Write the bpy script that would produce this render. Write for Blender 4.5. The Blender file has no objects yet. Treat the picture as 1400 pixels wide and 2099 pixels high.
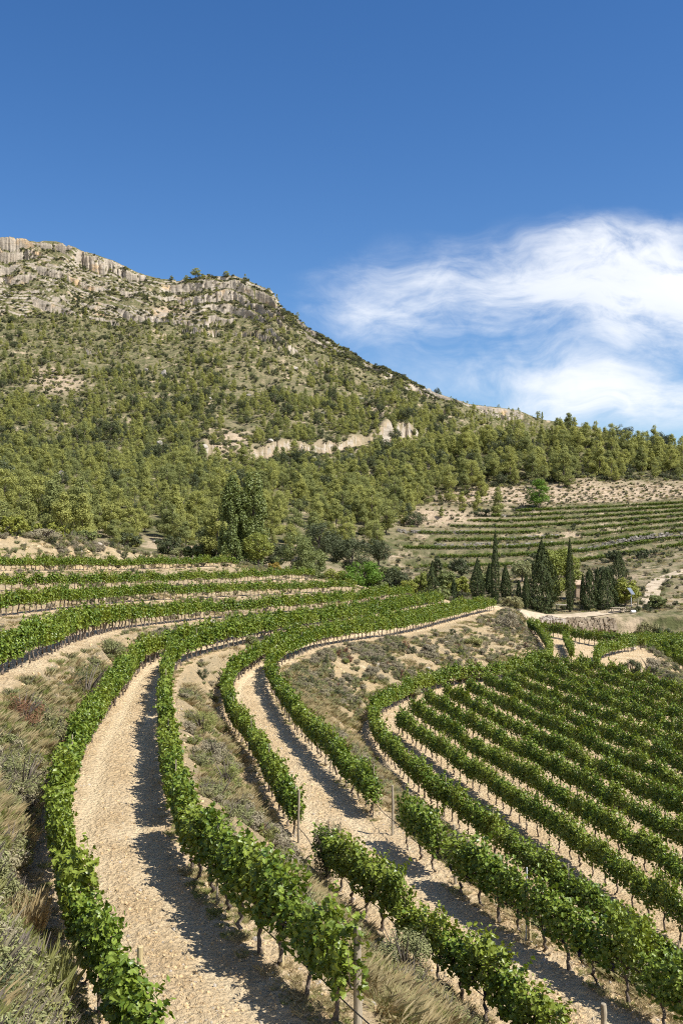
import bpy, math, random
import numpy as np
from mathutils import Vector, Matrix
R = math.radians
rng = np.random.default_rng(7)
random.seed(7)
SC = bpy.context.scene
COL = SC.collection

# ------------------------------------------------------------------ camera
F, CX, CY, W, H = 2040.7, 700.0, 1049.5, 1400, 2099
PITCH = R(1.70)
CPT, SPT = math.cos(PITCH), math.sin(PITCH)
cam_d = bpy.data.cameras.new("camera")
cam_d.sensor_fit = 'VERTICAL'; cam_d.sensor_height = 36.0; cam_d.sensor_width = 24.0
cam_d.lens = 35.0; cam_d.clip_start = 0.1; cam_d.clip_end = 20000
cam = bpy.data.objects.new("camera", cam_d); COL.objects.link(cam)
cam.location = (0, 0, 0); cam.rotation_euler = (math.pi / 2 + PITCH, 0, 0)
SC.camera = cam

# ------------------------------------------------------------------ light, sky, exposure
SUN_EL, SUN_AZ = R(53), R(-27)          # azimuth measured from +X towards +Y
to_sun = Vector((math.cos(SUN_EL) * math.cos(SUN_AZ), math.cos(SUN_EL) * math.sin(SUN_AZ), math.sin(SUN_EL)))
sun_d = bpy.data.lights.new("sun", 'SUN'); sun_d.energy = 4.9; sun_d.angle = R(0.53); sun_d.color = (1.0, 0.965, 0.90)
sun = bpy.data.objects.new("sun", sun_d); COL.objects.link(sun)
sun.rotation_euler = to_sun.to_track_quat('Z', 'Y').to_euler()
SC.view_settings.view_transform = 'Standard'; SC.view_settings.look = 'None'
SC.view_settings.exposure = 0.78; SC.view_settings.gamma = 1.0; SC.view_settings.use_curve_mapping = False
try:
    SC.cycles.use_denoising = False
    SC.cycles.max_bounces = 6; SC.cycles.diffuse_bounces = 4; SC.cycles.glossy_bounces = 2
    SC.cycles.transmission_bounces = 3; SC.cycles.transparent_max_bounces = 6
    SC.cycles.filter_width = 1.1
except Exception: pass


class NT:
    """small helper over a node tree"""
    def __init__(s, nt): s.t = nt; nt.nodes.clear()
    def n(s, typ, inp=None, **kw):
        nd = s.t.nodes.new(typ)
        for k, v in kw.items(): setattr(nd, k, v)
        for k, v in (inp or {}).items():
            so = nd.inputs[k]
            if hasattr(v, 'is_output'): s.t.links.new(v, so)
            else: so.default_value = v
        return nd
    def m(s, op, a, b=0.0, c=None, clamp=False):
        d = {0: a, 1: b}
        if c is not None: d[2] = c
        return s.n('ShaderNodeMath', d, operation=op, use_clamp=clamp).outputs[0]
    def noise(s, vec, scale, detail=4, rough=0.55, dist=0.0):
        return s.n('ShaderNodeTexNoise', {'Vector': vec, 'Scale': scale, 'Detail': detail, 'Roughness': rough, 'Distortion': dist}).outputs[0]
    def mix(s, f, a, b):
        nd = s.t.nodes.new('ShaderNodeMix'); nd.data_type = 'RGBA'
        for so, v in ((nd.inputs[0], f), (nd.inputs[6], a), (nd.inputs[7], b)):
            if hasattr(v, 'is_output'): s.t.links.new(v, so)
            else: so.default_value = (tuple(v) + (1,)) if not isinstance(v, (int, float)) and len(v) == 3 else v
        return nd.outputs[2]
    def ramp(s, f, lo, hi, a=0.0, b=1.0):
        return s.n('ShaderNodeMapRange', {0: f, 1: lo, 2: hi, 3: a, 4: b}, interpolation_type='SMOOTHSTEP').outputs[0]


wld = bpy.data.worlds.new("World"); SC.world = wld; wld.use_nodes = True
w = NT(wld.node_tree)
sky = w.n('ShaderNodeTexSky', sky_type='NISHITA', sun_disc=False, sun_elevation=SUN_EL,
          sun_rotation=math.pi / 2 - SUN_AZ, altitude=600, air_density=1.0, dust_density=0.35, ozone_density=2.0)
skyc = w.n('ShaderNodeHueSaturation', {'Hue': 0.507, 'Saturation': 1.30, 'Value': 0.97, 'Color': sky.outputs[0]}).outputs[0]
tc = w.n('ShaderNodeTexCoord').outputs['Generated']
sep = w.n('ShaderNodeSeparateXYZ', {0: tc})
yy = w.m('MAXIMUM', sep.outputs[1], 0.05)
su, sv = w.m('DIVIDE', sep.outputs[0], yy), w.m('DIVIDE', sep.outputs[2], yy)
uv = w.n('ShaderNodeCombineXYZ', {0: su, 1: sv, 2: 0.0}).outputs[0]
warpn = w.n('ShaderNodeTexNoise', {'Vector': uv, 'Scale': 5.0, 'Detail': 3.0})
warp = w.n('ShaderNodeVectorMath', {0: warpn.outputs['Color'], 1: (0.5, 0.5, 0.5)}, operation='SUBTRACT').outputs[0]
warp = w.n('ShaderNodeVectorMath', {0: warp, 'Scale': 0.10}, operation='SCALE').outputs[0]
uvw = w.n('ShaderNodeVectorMath', {0: uv, 1: warp}, operation='ADD').outputs[0]
sw = w.n('ShaderNodeSeparateXYZ', {0: uvw})
def puff(px, py, ax, ay, amp):          # soft cloud body centred on a sky direction
    u0, v0 = (px - 700) / F, (1110 - py) / F
    a = w.m('DIVIDE', w.m('SUBTRACT', sw.outputs[0], u0), ax / F)
    b = w.m('DIVIDE', w.m('SUBTRACT', sw.outputs[1], v0), ay / F)
    d = w.m('ADD', w.m('MULTIPLY', a, a), w.m('MULTIPLY', b, b))
    return w.m('MULTIPLY', w.m('EXPONENT', w.m('MULTIPLY', d, -1.0)), amp)
PUFFS = [(1150, 635, 380, 105, 0.98), (1400, 600, 250, 150, 1.0), (850, 675, 180, 56, 0.74), (1020, 555, 300, 75, 0.66),
         (1330, 520, 150, 70, 0.4), (1300, 840, 360, 70, 1.1), (1120, 765, 260, 42, 0.62), (1900, 600, 400, 160, 1.0),
         (740, 630, 170, 70, 0.36), (1300, 480, 260, 50, 0.3), (-700, 820, 500, 60, 0.7), (-1500, 640, 500, 90, 0.6)]
mask = None
for p in PUFFS:
    q = puff(*p); mask = q if mask is None else w.m('ADD', mask, q)
st = w.n('ShaderNodeMapping', {'Vector': uvw, 'Rotation': (0, 0, R(-20)), 'Scale': (1.0, 2.5, 1.0)}).outputs[0]
n1 = w.noise(st, 8.5, 9, 0.60, 0.4)
n2 = w.noise(w.n('ShaderNodeMapping', {'Vector': uvw, 'Rotation': (0, 0, R(-35)), 'Scale': (1.0, 1.7, 1.0)}).outputs[0], 23.0, 8, 0.61, 1.0)
nn = w.m('ADD', w.m('MULTIPLY', n1, 0.75), w.m('MULTIPLY', n2, 0.25))
n3 = w.noise(st, 3.2, 6, 0.55, 0.3)
nn = w.m('ADD', w.m('MULTIPLY', nn, 0.65), w.m('MULTIPLY', n3, 0.35))
dens = w.m('MULTIPLY', w.m('POWER', mask, 0.8), w.m('ADD', 0.50, w.m('MULTIPLY', w.m('SUBTRACT', nn, 0.5), 4.2)))
dens = w.m('ADD', dens, w.m('MULTIPLY', w.m('SUBTRACT', mask, 0.75), 0.35))
dens = w.m('MULTIPLY', w.ramp(dens, -0.10, 1.22, 0.0, 1.0), w.ramp(n3, 0.28, 0.66, 0.74, 0.97))
up = w.ramp(sep.outputs[1], 0.06, 0.3)
dens = w.m('MULTIPLY', dens, up)
cl = w.mix(dens, skyc, (7.2, 7.4, 7.7))
fill_cloud = w.m('MULTIPLY', w.ramp(w.noise(tc, 2.6, 8, 0.6, 0.4), 0.44, 0.62, 0.0, 0.75), w.ramp(w.m('MULTIPLY', sep.outputs[1], -1.0), 0.0, 0.35))  # unseen clouds added behind the camera to whiten the fill in shadows
cl = w.mix(fill_cloud, cl, (7.6, 7.3, 6.8))
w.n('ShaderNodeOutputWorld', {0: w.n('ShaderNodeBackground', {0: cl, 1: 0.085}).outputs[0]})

# ------------------------------------------------------------------ numeric helpers
def ray(px, py):
    x, y = (px - CX) / F, (CY - py) / F
    return x, CPT - y * SPT, SPT + y * CPT            # world direction (z forward = +Y)
def P(px, py, h=None, Y=None):
    """point seen at a photo pixel, h metres below the eye or Y metres ahead"""
    x, y, z = ray(px, py)
    k = (-h / z) if h is not None else Y / y
    return np.array((x * k, y * k, z * k))
def zat(py, Y):
    y = (CY - py) / F
    return Y * (SPT + y * CPT) / (CPT - y * SPT)
def proj(p):
    p = np.asarray(p, float)
    d = p[..., 1] * CPT + p[..., 2] * SPT
    v = -p[..., 1] * SPT + p[..., 2] * CPT
    d = np.where(d < 0.1, 0.1, d)
    return CX + F * p[..., 0] / d, CY - F * v / d, d
def _h(ix, iy, seed):
    n = (ix.astype(np.int64) * 374761393 + iy.astype(np.int64) * 668265263 + seed * 974634777) & 0x7fffffff
    n = ((n ^ (n >> 13)) * 1274126177) & 0x7fffffff
    return ((n ^ (n >> 16)) & 0xffff) / 65535.0
def vn(x, y, seed=0):
    ix, iy = np.floor(x), np.floor(y); fx, fy = x - ix, y - iy
    fx, fy = fx * fx * (3 - 2 * fx), fy * fy * (3 - 2 * fy)
    a = _h(ix, iy, seed) * (1 - fx) + _h(ix + 1, iy, seed) * fx
    b = _h(ix, iy + 1, seed) * (1 - fx) + _h(ix + 1, iy + 1, seed) * fx
    return a * (1 - fy) + b * fy
def fbm(x, y, oct=4, seed=0, g=0.5):
    x, y = np.asarray(x, float), np.asarray(y, float)
    s, a, t = 0, 1, 0
    for o in range(oct):
        s = s + a * vn(x * 2 ** o + 17.3 * o, y * 2 ** o + 5.1 * o, seed + o); t += a; a *= g
    return s / t * 2 - 1
def sstep(a, b, x):
    t = np.clip((x - a) / (b - a), 0, 1); return t * t * (3 - 2 * t)
def hermite(s, pts, q):
    """smooth curve through pts (n,d) at parameters s, sampled at q"""
    s, pts, q = np.asarray(s, float), np.asarray(pts, float), np.asarray(q, float)
    if pts.ndim == 1: pts = pts[:, None]
    d = np.diff(pts, axis=0) / np.diff(s)[:, None]
    m = np.empty_like(pts); m[0], m[-1] = d[0], d[-1]
    hs = np.diff(s)
    m[1:-1] = (d[:-1] * hs[1:, None] + d[1:] * hs[:-1, None]) / (hs[:-1] + hs[1:])[:, None]
    i = np.clip(np.searchsorted(s, q) - 1, 0, len(s) - 2)
    h = (s[i + 1] - s[i])[:, None]; t = ((q - s[i])[:, None]) / h
    return (pts[i] * (2 * t**3 - 3 * t**2 + 1) + m[i] * h * (t**3 - 2 * t**2 + t)
            + pts[i + 1] * (-2 * t**3 + 3 * t**2) + m[i + 1] * h * (t**3 - t**2))
def lin(xs, ys, q): return np.interp(q, xs, ys)

# ------------------------------------------------------------------ mesh helpers
def mesh(name, V, faces, mats=(), fm=None, smooth=False, attrs=None):
    me = bpy.data.meshes.new(name)
    V = np.asarray(V, np.float32).reshape(-1, 3)
    if isinstance(faces, np.ndarray): faces = [faces]
    faces = [np.asarray(f, np.int32) for f in faces if len(f)]
    me.vertices.add(len(V)); me.vertices.foreach_set('co', V.ravel())
    idx = np.concatenate([f.ravel() for f in faces]); tot = np.concatenate([np.full(len(f), f.shape[1], np.int32) for f in faces])
    me.loops.add(len(idx)); me.loops.foreach_set('vertex_index', idx)
    me.polygons.add(len(tot)); st_ = np.concatenate(([0], np.cumsum(tot)[:-1])).astype(np.int32)
    me.polygons.foreach_set('loop_start', st_)
    me.polygons.foreach_set('loop_total', tot)
    if fm is not None: me.polygons.foreach_set('material_index', np.asarray(fm, np.int32))
    me.polygons.foreach_set('use_smooth', np.full(len(tot), bool(smooth)))
    for m_ in mats: me.materials.append(m_)
    for k, a in (attrs or {}).items():
        at = me.attributes.new(k, 'FLOAT', 'POINT'); at.data.foreach_set('value', np.asarray(a, np.float32).ravel())
    me.update(calc_edges=True)
    return me
def obj(name, me, parent=None, loc=None):
    o = bpy.data.objects.new(name, me); COL.objects.link(o)
    if parent is not None: o.parent = parent
    if loc is not None: o.location = loc
    return o
def tag(o, label=None, cat=None, group=None, kind=None):
    for k, v in (('label', label), ('category', cat), ('group', group), ('kind', kind)):
        if v: o[k] = v
    return o
def empty(name, loc, rz=0.0, sc=1.0):
    o = bpy.data.objects.new(name, None); COL.objects.link(o); o.empty_display_size = 0.2
    o.location = loc; o.rotation_euler = (0, 0, rz); o.scale = (sc, sc, sc) if np.isscalar(sc) else sc
    return o
class MB:
    """collects pieces into one mesh"""
    def __init__(s): s.V = []; s.F = []; s.M = []; s.n = 0
    def add(s, V, Fc, mi=0):
        V = np.asarray(V, float).reshape(-1, 3)
        for f in (Fc if isinstance(Fc, list) else [Fc]):
            f = np.asarray(f)
            if len(f): s.F.append(f + s.n); s.M.append(np.full(len(f), mi))
        s.V.append(V); s.n += len(V); return s
    def mesh(s, name, mats, smooth=False):
        return mesh(name, np.concatenate(s.V), s.F, mats, np.concatenate(s.M), smooth)
def tube(path, rad, sides=7, cap=True):
    path = np.asarray(path, float); n = len(path); rad = np.broadcast_to(np.asarray(rad, float), (n,))
    T = np.gradient(path, axis=0); T /= np.linalg.norm(T, axis=1)[:, None] + 1e-9
    up = np.where(np.abs(T[:, 2:3]) > 0.9, np.array([[1., 0, 0]]), np.array([[0, 0, 1.]]))
    A = np.cross(T, up); A /= np.linalg.norm(A, axis=1)[:, None] + 1e-9; B = np.cross(T, A)
    th = np.linspace(0, 2 * math.pi, sides, endpoint=False)
    V = path[:, None] + rad[:, None, None] * (A[:, None] * np.cos(th)[None, :, None] + B[:, None] * np.sin(th)[None, :, None])
    i = np.arange(n - 1)[:, None] * sides; j = np.arange(sides)[None]; k = (j + 1) % sides
    Q = np.stack([i + j, i + k, i + sides + k, i + sides + j], -1).reshape(-1, 4)
    V = V.reshape(-1, 3); out = [Q]
    if cap:
        V = np.concatenate([V, path[:1], path[-1:]]); c0, c1 = n * sides, n * sides + 1
        jj = np.arange(sides); kk = (jj + 1) % sides
        out.append(np.stack([kk, jj, np.full(sides, c0)], -1)); out.append(np.stack([(n - 1) * sides + jj, (n - 1) * sides + kk, np.full(sides, c1)], -1))
    return V, out
def box(c, s, rz=0.0, jit=0.0):
    c, s = np.asarray(c, float), np.asarray(s, float) / 2
    V = np.array([[x, y, z] for z in (-1, 1) for y in (-1, 1) for x in (-1, 1)], float) * s
    if jit: V += rng.normal(0, jit, V.shape)
    cs, sn = math.cos(rz), math.sin(rz)
    V = np.stack([V[:, 0] * cs - V[:, 1] * sn, V[:, 0] * sn + V[:, 1] * cs, V[:, 2]], -1) + c
    return V, np.array([[0, 2, 3, 1], [4, 5, 7, 6], [0, 1, 5, 4], [1, 3, 7, 5], [3, 2, 6, 7], [2, 0, 4, 6]])
def frames(nrm, spin=None):
    nrm = nrm / (np.linalg.norm(nrm, axis=1)[:, None] + 1e-9)
    a = rng.normal(size=nrm.shape) if spin is None else spin
    t = np.cross(nrm, a); t /= np.linalg.norm(t, axis=1)[:, None] + 1e-9
    return t, np.cross(nrm, t), nrm
def leaves(C, nrm, size, outline, fold=0.25, spin=None):
    """one folded leaf per centre; outline = right half from base to tip"""
    n = len(C); size = np.broadcast_to(np.asarray(size, float), (n,))
    t, b, k = frames(nrm, spin)
    o = np.asarray(outline, float); m = len(o)
    pts = np.concatenate([o, o[1:-1][::-1] * [-1, 1]])
    L = np.stack([pts[:, 0], pts[:, 1] - 0.45, fold * np.abs(pts[:, 0]) - 0.18 * pts[:, 1] ** 2], -1)
    V = C[:, None] + size[:, None, None] * (L[None, :, :1] * t[:, None] + L[None, :, 1:2] * b[:, None] + L[None, :, 2:] * k[:, None])
    nv = len(pts); base = np.arange(n)[:, None] * nv
    fr = base + np.arange(m)[None]; fl = base + np.concatenate([[0], np.arange(m, nv)[::-1] * 0 + 0])[None] if False else None
    left = np.concatenate([[m - 1], np.arange(m, nv), [0]])
    return V.reshape(-1, 3), [fr, base + left[None]]
VINE_LEAF = [(0, .08), (.30, -.10), (.56, .22), (.36, .46), (.42, .70), (0, 1.0)]
OVAL_LEAF = [(0, 0), (.30, .45), (0, 1.0)]
def quads(C, nrm, sx, sy, spin=None):
    n = len(C); t, b, k = frames(nrm, spin)
    sx = np.broadcast_to(np.asarray(sx, float), (n,))[:, None]; sy = np.broadcast_to(np.asarray(sy, float), (n,))[:, None]
    V = np.stack([C - t * sx * .5, C + b * sy * .4 + k * sx * .12, C + t * sx * .5, C - b * sy * .5], 1)
    return V.reshape(-1, 3), np.arange(4 * n).reshape(n, 4)
def sph(n):
    v = rng.normal(size=(n, 3)); return v / np.linalg.norm(v, axis=1)[:, None]

# ------------------------------------------------------------------ materials
def mat(name, build, rough=0.8, spec=0.3):
    m = bpy.data.materials.new(name); m.use_nodes = True; t = NT(m.node_tree)
    bs = t.n('ShaderNodeBsdfPrincipled', {'Roughness': rough, 'Specular IOR Level': spec})
    out = t.n('ShaderNodeOutputMaterial', {0: bs.outputs[0]})
    r = build(t)
    if isinstance(r, tuple) and len(r) == 2: colr, bump = r
    else: colr, bump = r, None
    if hasattr(colr, 'is_output'): t.t.links.new(colr, bs.inputs['Base Color'])
    else: bs.inputs['Base Color'].default_value = tuple(colr) + (1,)
    if bump is not None: t.t.links.new(bump, bs.inputs['Normal'])
    return m
def leafmat(name, c1, c2, c3, trans=0.25, rough=0.5, spec=0.35, clump=0.0, cs=1.0):
    """leaf: colour per leaf and per plant, some light through it"""
    m = bpy.data.materials.new(name); m.use_nodes = True; t = NT(m.node_tree)
    g = t.n('ShaderNodeNewGeometry'); oi = t.n('ShaderNodeObjectInfo')
    r = g.outputs['Random Per Island']
    c = t.mix(t.ramp(r, 0.1, 0.95), c1, c2)
    c = t.mix(t.ramp(oi.outputs['Random'], 0.25, 1.0, 0.0, 0.75), c, c3)
    if clump:
        tc_ = t.n('ShaderNodeTexCoord').outputs['Object']
        nz = t.noise(tc_, cs, 2)
        c = t.mix(t.m('MULTIPLY', t.ramp(nz, 0.42, 0.66), clump), c, c3)
    bs = t.n('ShaderNodeBsdfPrincipled', {'Base Color': c, 'Roughness': rough, 'Specular IOR Level': spec})
    tr = t.n('ShaderNodeBsdfTranslucent', {0: t.n('ShaderNodeHueSaturation', {'Hue': 0.485, 'Saturation': 1.1, 'Value': 1.5, 'Color': c}).outputs[0]})
    t.n('ShaderNodeOutputMaterial', {0: t.n('ShaderNodeMixShader', {0: trans, 1: bs.outputs[0], 2: tr.outputs[0]}).outputs[0]})
    return m
def pos(t): return t.n('ShaderNodeNewGeometry').outputs['Position']
def bumped(t, h, strength, dist):
    return t.n('ShaderNodeBump', {'Height': h, 'Strength': strength, 'Distance': dist}).outputs[0]

def b_soil(t):
    p = pos(t); bank = t.n('ShaderNodeAttribute', attribute_name='bank').outputs['Fac']
    lane = t.n('ShaderNodeAttribute', attribute_name='lane').outputs['Fac']
    n1, n2, n3 = t.noise(p, 0.5, 5), t.noise(p, 7, 6, 0.65), t.noise(p, 0.16, 3)
    vo = t.n('ShaderNodeTexVoronoi', {'Vector': p, 'Scale': 9.0, 'Randomness': 1.0})
    soil = t.mix(t.ramp(n1, 0.3, 0.7), (0.54, 0.395, 0.225), (0.67, 0.52, 0.325))
    soil = t.mix(t.ramp(n2, 0.52, 0.74), soil, (0.37, 0.24, 0.12))  # dark flecks: small clod shadows painted into the soil colour
    soil = t.mix(t.m('MULTIPLY', t.ramp(t.noise(p, 1.6, 4), 0.56, 0.72), 0.55), soil, (0.70, 0.56, 0.36))
    soil = t.mix(t.m('MULTIPLY', lane, t.ramp(n2, 0.3, 0.65, 0.95, 0.5)), soil, (0.73, 0.585, 0.375))
    bk = t.mix(t.ramp(n3, 0.35, 0.65), (0.44, 0.33, 0.185), (0.40, 0.315, 0.19))
    bk = t.mix(t.ramp(t.noise(p, 3.2, 5), 0.54, 0.68), bk, (0.27, 0.225, 0.14))
    bk = t.mix(t.ramp(t.noise(p, 1.1, 5), 0.58, 0.74), bk, (0.62, 0.485, 0.31))
    c = t.mix(bank, soil, bk)
    hgt = t.m('ADD', t.m('MULTIPLY', n2, 0.7), t.m('MULTIPLY', vo.outputs['Distance'], 0.5))
    hgt = t.m('ADD', hgt, t.m('MULTIPLY', t.noise(p, 28, 4, 0.7), 0.25))
    return c, bumped(t, hgt, 1.0, 0.22)
M_SOIL = mat('soil', b_soil, 0.95, 0.1)

def b_mount(t):
    g = t.n('ShaderNodeNewGeometry'); p = g.outputs['Position']
    nz = t.n('ShaderNodeSeparateXYZ', {0: g.outputs['Normal']}).outputs[2]
    bare = t.n('ShaderNodeAttribute', attribute_name='bare').outputs['Fac']
    rockm = t.n('ShaderNodeAttribute', attribute_name='rock').outputs['Fac']
    n1, n2 = t.noise(p, 0.05, 6, 0.6), t.noise(p, 0.35, 5, 0.65)
    st_ = t.n('ShaderNodeMapping', {'Vector': p, 'Scale': (0.03, 0.03, 0.2)}).outputs[0]
    n3 = t.noise(st_, 1.0, 5, 0.6)
    vs_ = t.n('ShaderNodeMapping', {'Vector': p, 'Scale': (0.16, 0.08, 0.035)}).outputs[0]
    n4 = t.noise(vs_, 1.0, 4, 0.6)
    rock = t.mix(t.ramp(n3, 0.35, 0.65), (0.29, 0.245, 0.19), (0.40, 0.35, 0.285))
    rock = t.mix(t.ramp(n4, 0.52, 0.72), rock, (0.235, 0.205, 0.165))
    bd_ = t.n('ShaderNodeMapping', {'Vector': p, 'Scale': (0.05, 0.05, 0.9)}).outputs[0]
    rock = t.mix(t.m('MULTIPLY', t.ramp(t.noise(bd_, 1.0, 3, 0.6, 0.4), 0.56, 0.66), 0.6), rock, (0.19, 0.16, 0.125))
    rock = t.mix(t.m('MULTIPLY', t.ramp(n1, 0.55, 0.68), 0.75), rock, (0.50, 0.34, 0.18))
    veg = t.mix(t.ramp(n2, 0.40, 0.62), (0.075, 0.08, 0.032), (0.17, 0.145, 0.08))
    veg = t.mix(t.ramp(t.noise(p, 0.12, 5, 0.65), 0.55, 0.68), veg, (0.33, 0.26, 0.175))
    soil = t.mix(t.ramp(n2, 0.4, 0.65), (0.38, 0.295, 0.205), (0.30, 0.23, 0.155))
    soil = t.mix(t.ramp(t.noise(p, 0.9, 4), 0.55, 0.7), soil, (0.16, 0.15, 0.075))
    c = t.mix(bare, veg, soil)
    steep = t.m('ADD', t.m('SUBTRACT', 0.61, nz), t.m('MULTIPLY', t.m('SUBTRACT', n2, 0.5), 0.25))
    rf = t.m('MULTIPLY', t.ramp(steep, -0.02, 0.08), rockm)
    c = t.mix(rf, c, rock)
    h = t.m('ADD', t.m('MULTIPLY', n2, 0.6), t.m('ADD', t.m('MULTIPLY', n3, 0.5), n4))
    return c, bumped(t, h, 0.7, 2.0)
M_MOUNT = mat('mountain', b_mount, 0.95, 0.1)
def two(c1, c2, scale, bump=0.3, dist=0.02, obj_=True, lo=.35, hi=.65):
    def b(t):
        p = t.n('ShaderNodeTexCoord').outputs['Object'] if obj_ else pos(t)
        n = t.noise(p, scale, 6, 0.62)
        c = t.mix(t.ramp(n, lo, hi), c1, c2)
        c = t.mix(t.m('MULTIPLY', t.n('ShaderNodeObjectInfo').outputs['Random'], 0.35), c, tuple(x * .7 for x in c1))
        return c, bumped(t, n, bump, dist)
    return b
def wood(c1, c2):
    def b(t):
        p = t.n('ShaderNodeMapping', {'Vector': t.n('ShaderNodeTexCoord').outputs['Object'], 'Scale': (30, 30, 1.6)}).outputs[0]
        n = t.noise(p, 1.0, 5, 0.6)
        c = t.mix(t.ramp(n, .35, .65), c1, c2)
        return c, bumped(t, n, 0.5, 0.01)
    return b
M_BARK = mat('vine_bark', two((0.085, 0.062, 0.045), (0.22, 0.175, 0.135), 22, 0.9, 0.02), 0.9)
M_TBARK = mat('tree_bark', two((0.09, 0.075, 0.06), (0.20, 0.165, 0.13), 2.5, 0.8, 0.05), 0.9)
M_POST = mat('weathered_wood', wood((0.20, 0.165, 0.115), (0.37, 0.315, 0.23)), 0.85)
M_POSTY = mat('treated_wood', wood((0.34, 0.26, 0.13), (0.50, 0.40, 0.22)), 0.8)
M_HOSE = mat('black_hose', lambda t: (0.02, 0.018, 0.017), 0.5)
M_METAL = mat('galvanised_steel', two((0.42, 0.44, 0.46), (0.58, 0.60, 0.62), 8, 0.05, 0.002), 0.4, 0.6)
M_STONE = mat('stone', two((0.33, 0.285, 0.23), (0.52, 0.46, 0.385), 3.0, 0.6, 0.05), 0.9)
M_CLOD = mat('clod', two((0.52, 0.37, 0.195), (0.66, 0.50, 0.295), 6.0, 0.6, 0.03), 0.95)
M_WALL = mat('dry_stone', two((0.17, 0.15, 0.125), (0.38, 0.345, 0.295), 1.2, 0.6, 0.08, False), 0.9)
M_BOULD = mat('boulder_rock', two((0.27, 0.24, 0.20), (0.42, 0.385, 0.33), 0.8, 0.7, 0.3), 0.9)
M_ROAD = mat('road_gravel', two((0.33, 0.265, 0.185), (0.45, 0.37, 0.265), 0.9, 0.4, 0.08, False), 0.95)
M_WHITE = mat('white_plastic', lambda t: (0.75, 0.74, 0.70), 0.5)
M_PANEL = mat('solar_cells', lambda t: (0.13, 0.15, 0.19), 0.6, 0.2)
M_GRAPE = mat('grape', lambda t: (0.022, 0.018, 0.045), 0.45, 0.4)
M_HUTW = mat('tan_stone', two((0.27, 0.215, 0.15), (0.42, 0.345, 0.255), 1.5, 0.6, 0.05, False), 0.95)
M_HUT = mat('hut_stone', two((0.40, 0.28, 0.19), (0.52, 0.40, 0.29), 4, 0.5, 0.03), 0.9)
L_VINE = leafmat('vine_leaf', (0.070, 0.118, 0.014), (0.185, 0.245, 0.033), (0.20, 0.235, 0.033), 0.20, 0.40, 0.36)
L_VINEY = leafmat('vine_leaf_yellowing', (0.12, 0.19, 0.025), (0.20, 0.24, 0.035), (0.12, 0.19, 0.025), 0.25, 0.42, 0.4)
L_PINE = leafmat('pine_needles', (0.225, 0.240, 0.068), (0.365, 0.370, 0.120), (0.175, 0.20, 0.082), 0.32, 0.7, 0.12)
L_BRIGHT = leafmat('bright_needles', (0.10, 0.18, 0.022), (0.16, 0.26, 0.035), (0.10, 0.18, 0.022), 0.2, 0.6, 0.25)
L_OAK = leafmat('oak_leaf', (0.045, 0.058, 0.022), (0.095, 0.11, 0.042), (0.07, 0.085, 0.035), 0.1, 0.6, 0.3)
L_CYP = leafmat('cypress_leaf', (0.030, 0.045, 0.016), (0.075, 0.095, 0.030), (0.055, 0.07, 0.022), 0.08, 0.7, 0.2)
L_POP = leafmat('poplar_leaf', (0.10, 0.13, 0.035), (0.185, 0.22, 0.06), (0.13, 0.165, 0.045), 0.15, 0.5, 0.35)
L_YEL = leafmat('yellow_green_leaf', (0.16, 0.18, 0.03), (0.26, 0.27, 0.05), (0.18, 0.21, 0.045), 0.2, 0.6, 0.25)
L_ORA = leafmat('turning_leaf', (0.22, 0.17, 0.03), (0.32, 0.22, 0.05), (0.22, 0.19, 0.04), 0.2, 0.6, 0.25)
L_SAGE = leafmat('sage_leaf', (0.115, 0.140, 0.042), (0.20, 0.225, 0.075), (0.14, 0.16, 0.06), 0.18, 0.6, 0.25)
L_GREY = leafmat('grey_green_leaf', (0.155, 0.17, 0.065), (0.27, 0.275, 0.125), (0.24, 0.22, 0.105), 0.12, 0.7, 0.2)
L_DRY = leafmat('dry_grass', (0.36, 0.28, 0.14), (0.47, 0.385, 0.22), (0.30, 0.28, 0.13), 0.2, 0.7, 0.2)
L_GRASS = leafmat('green_grass', (0.17, 0.205, 0.05), (0.28, 0.30, 0.09), (0.33, 0.31, 0.13), 0.25, 0.6, 0.25)
L_PURP = leafmat('dry_lavender', (0.23, 0.20, 0.135), (0.36, 0.315, 0.22), (0.29, 0.26, 0.155), 0.1, 0.8, 0.1)
L_RED = leafmat('rusty_leaf', (0.15, 0.075, 0.04), (0.24, 0.125, 0.07), (0.20, 0.12, 0.075), 0.12, 0.7, 0.15)

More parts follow.
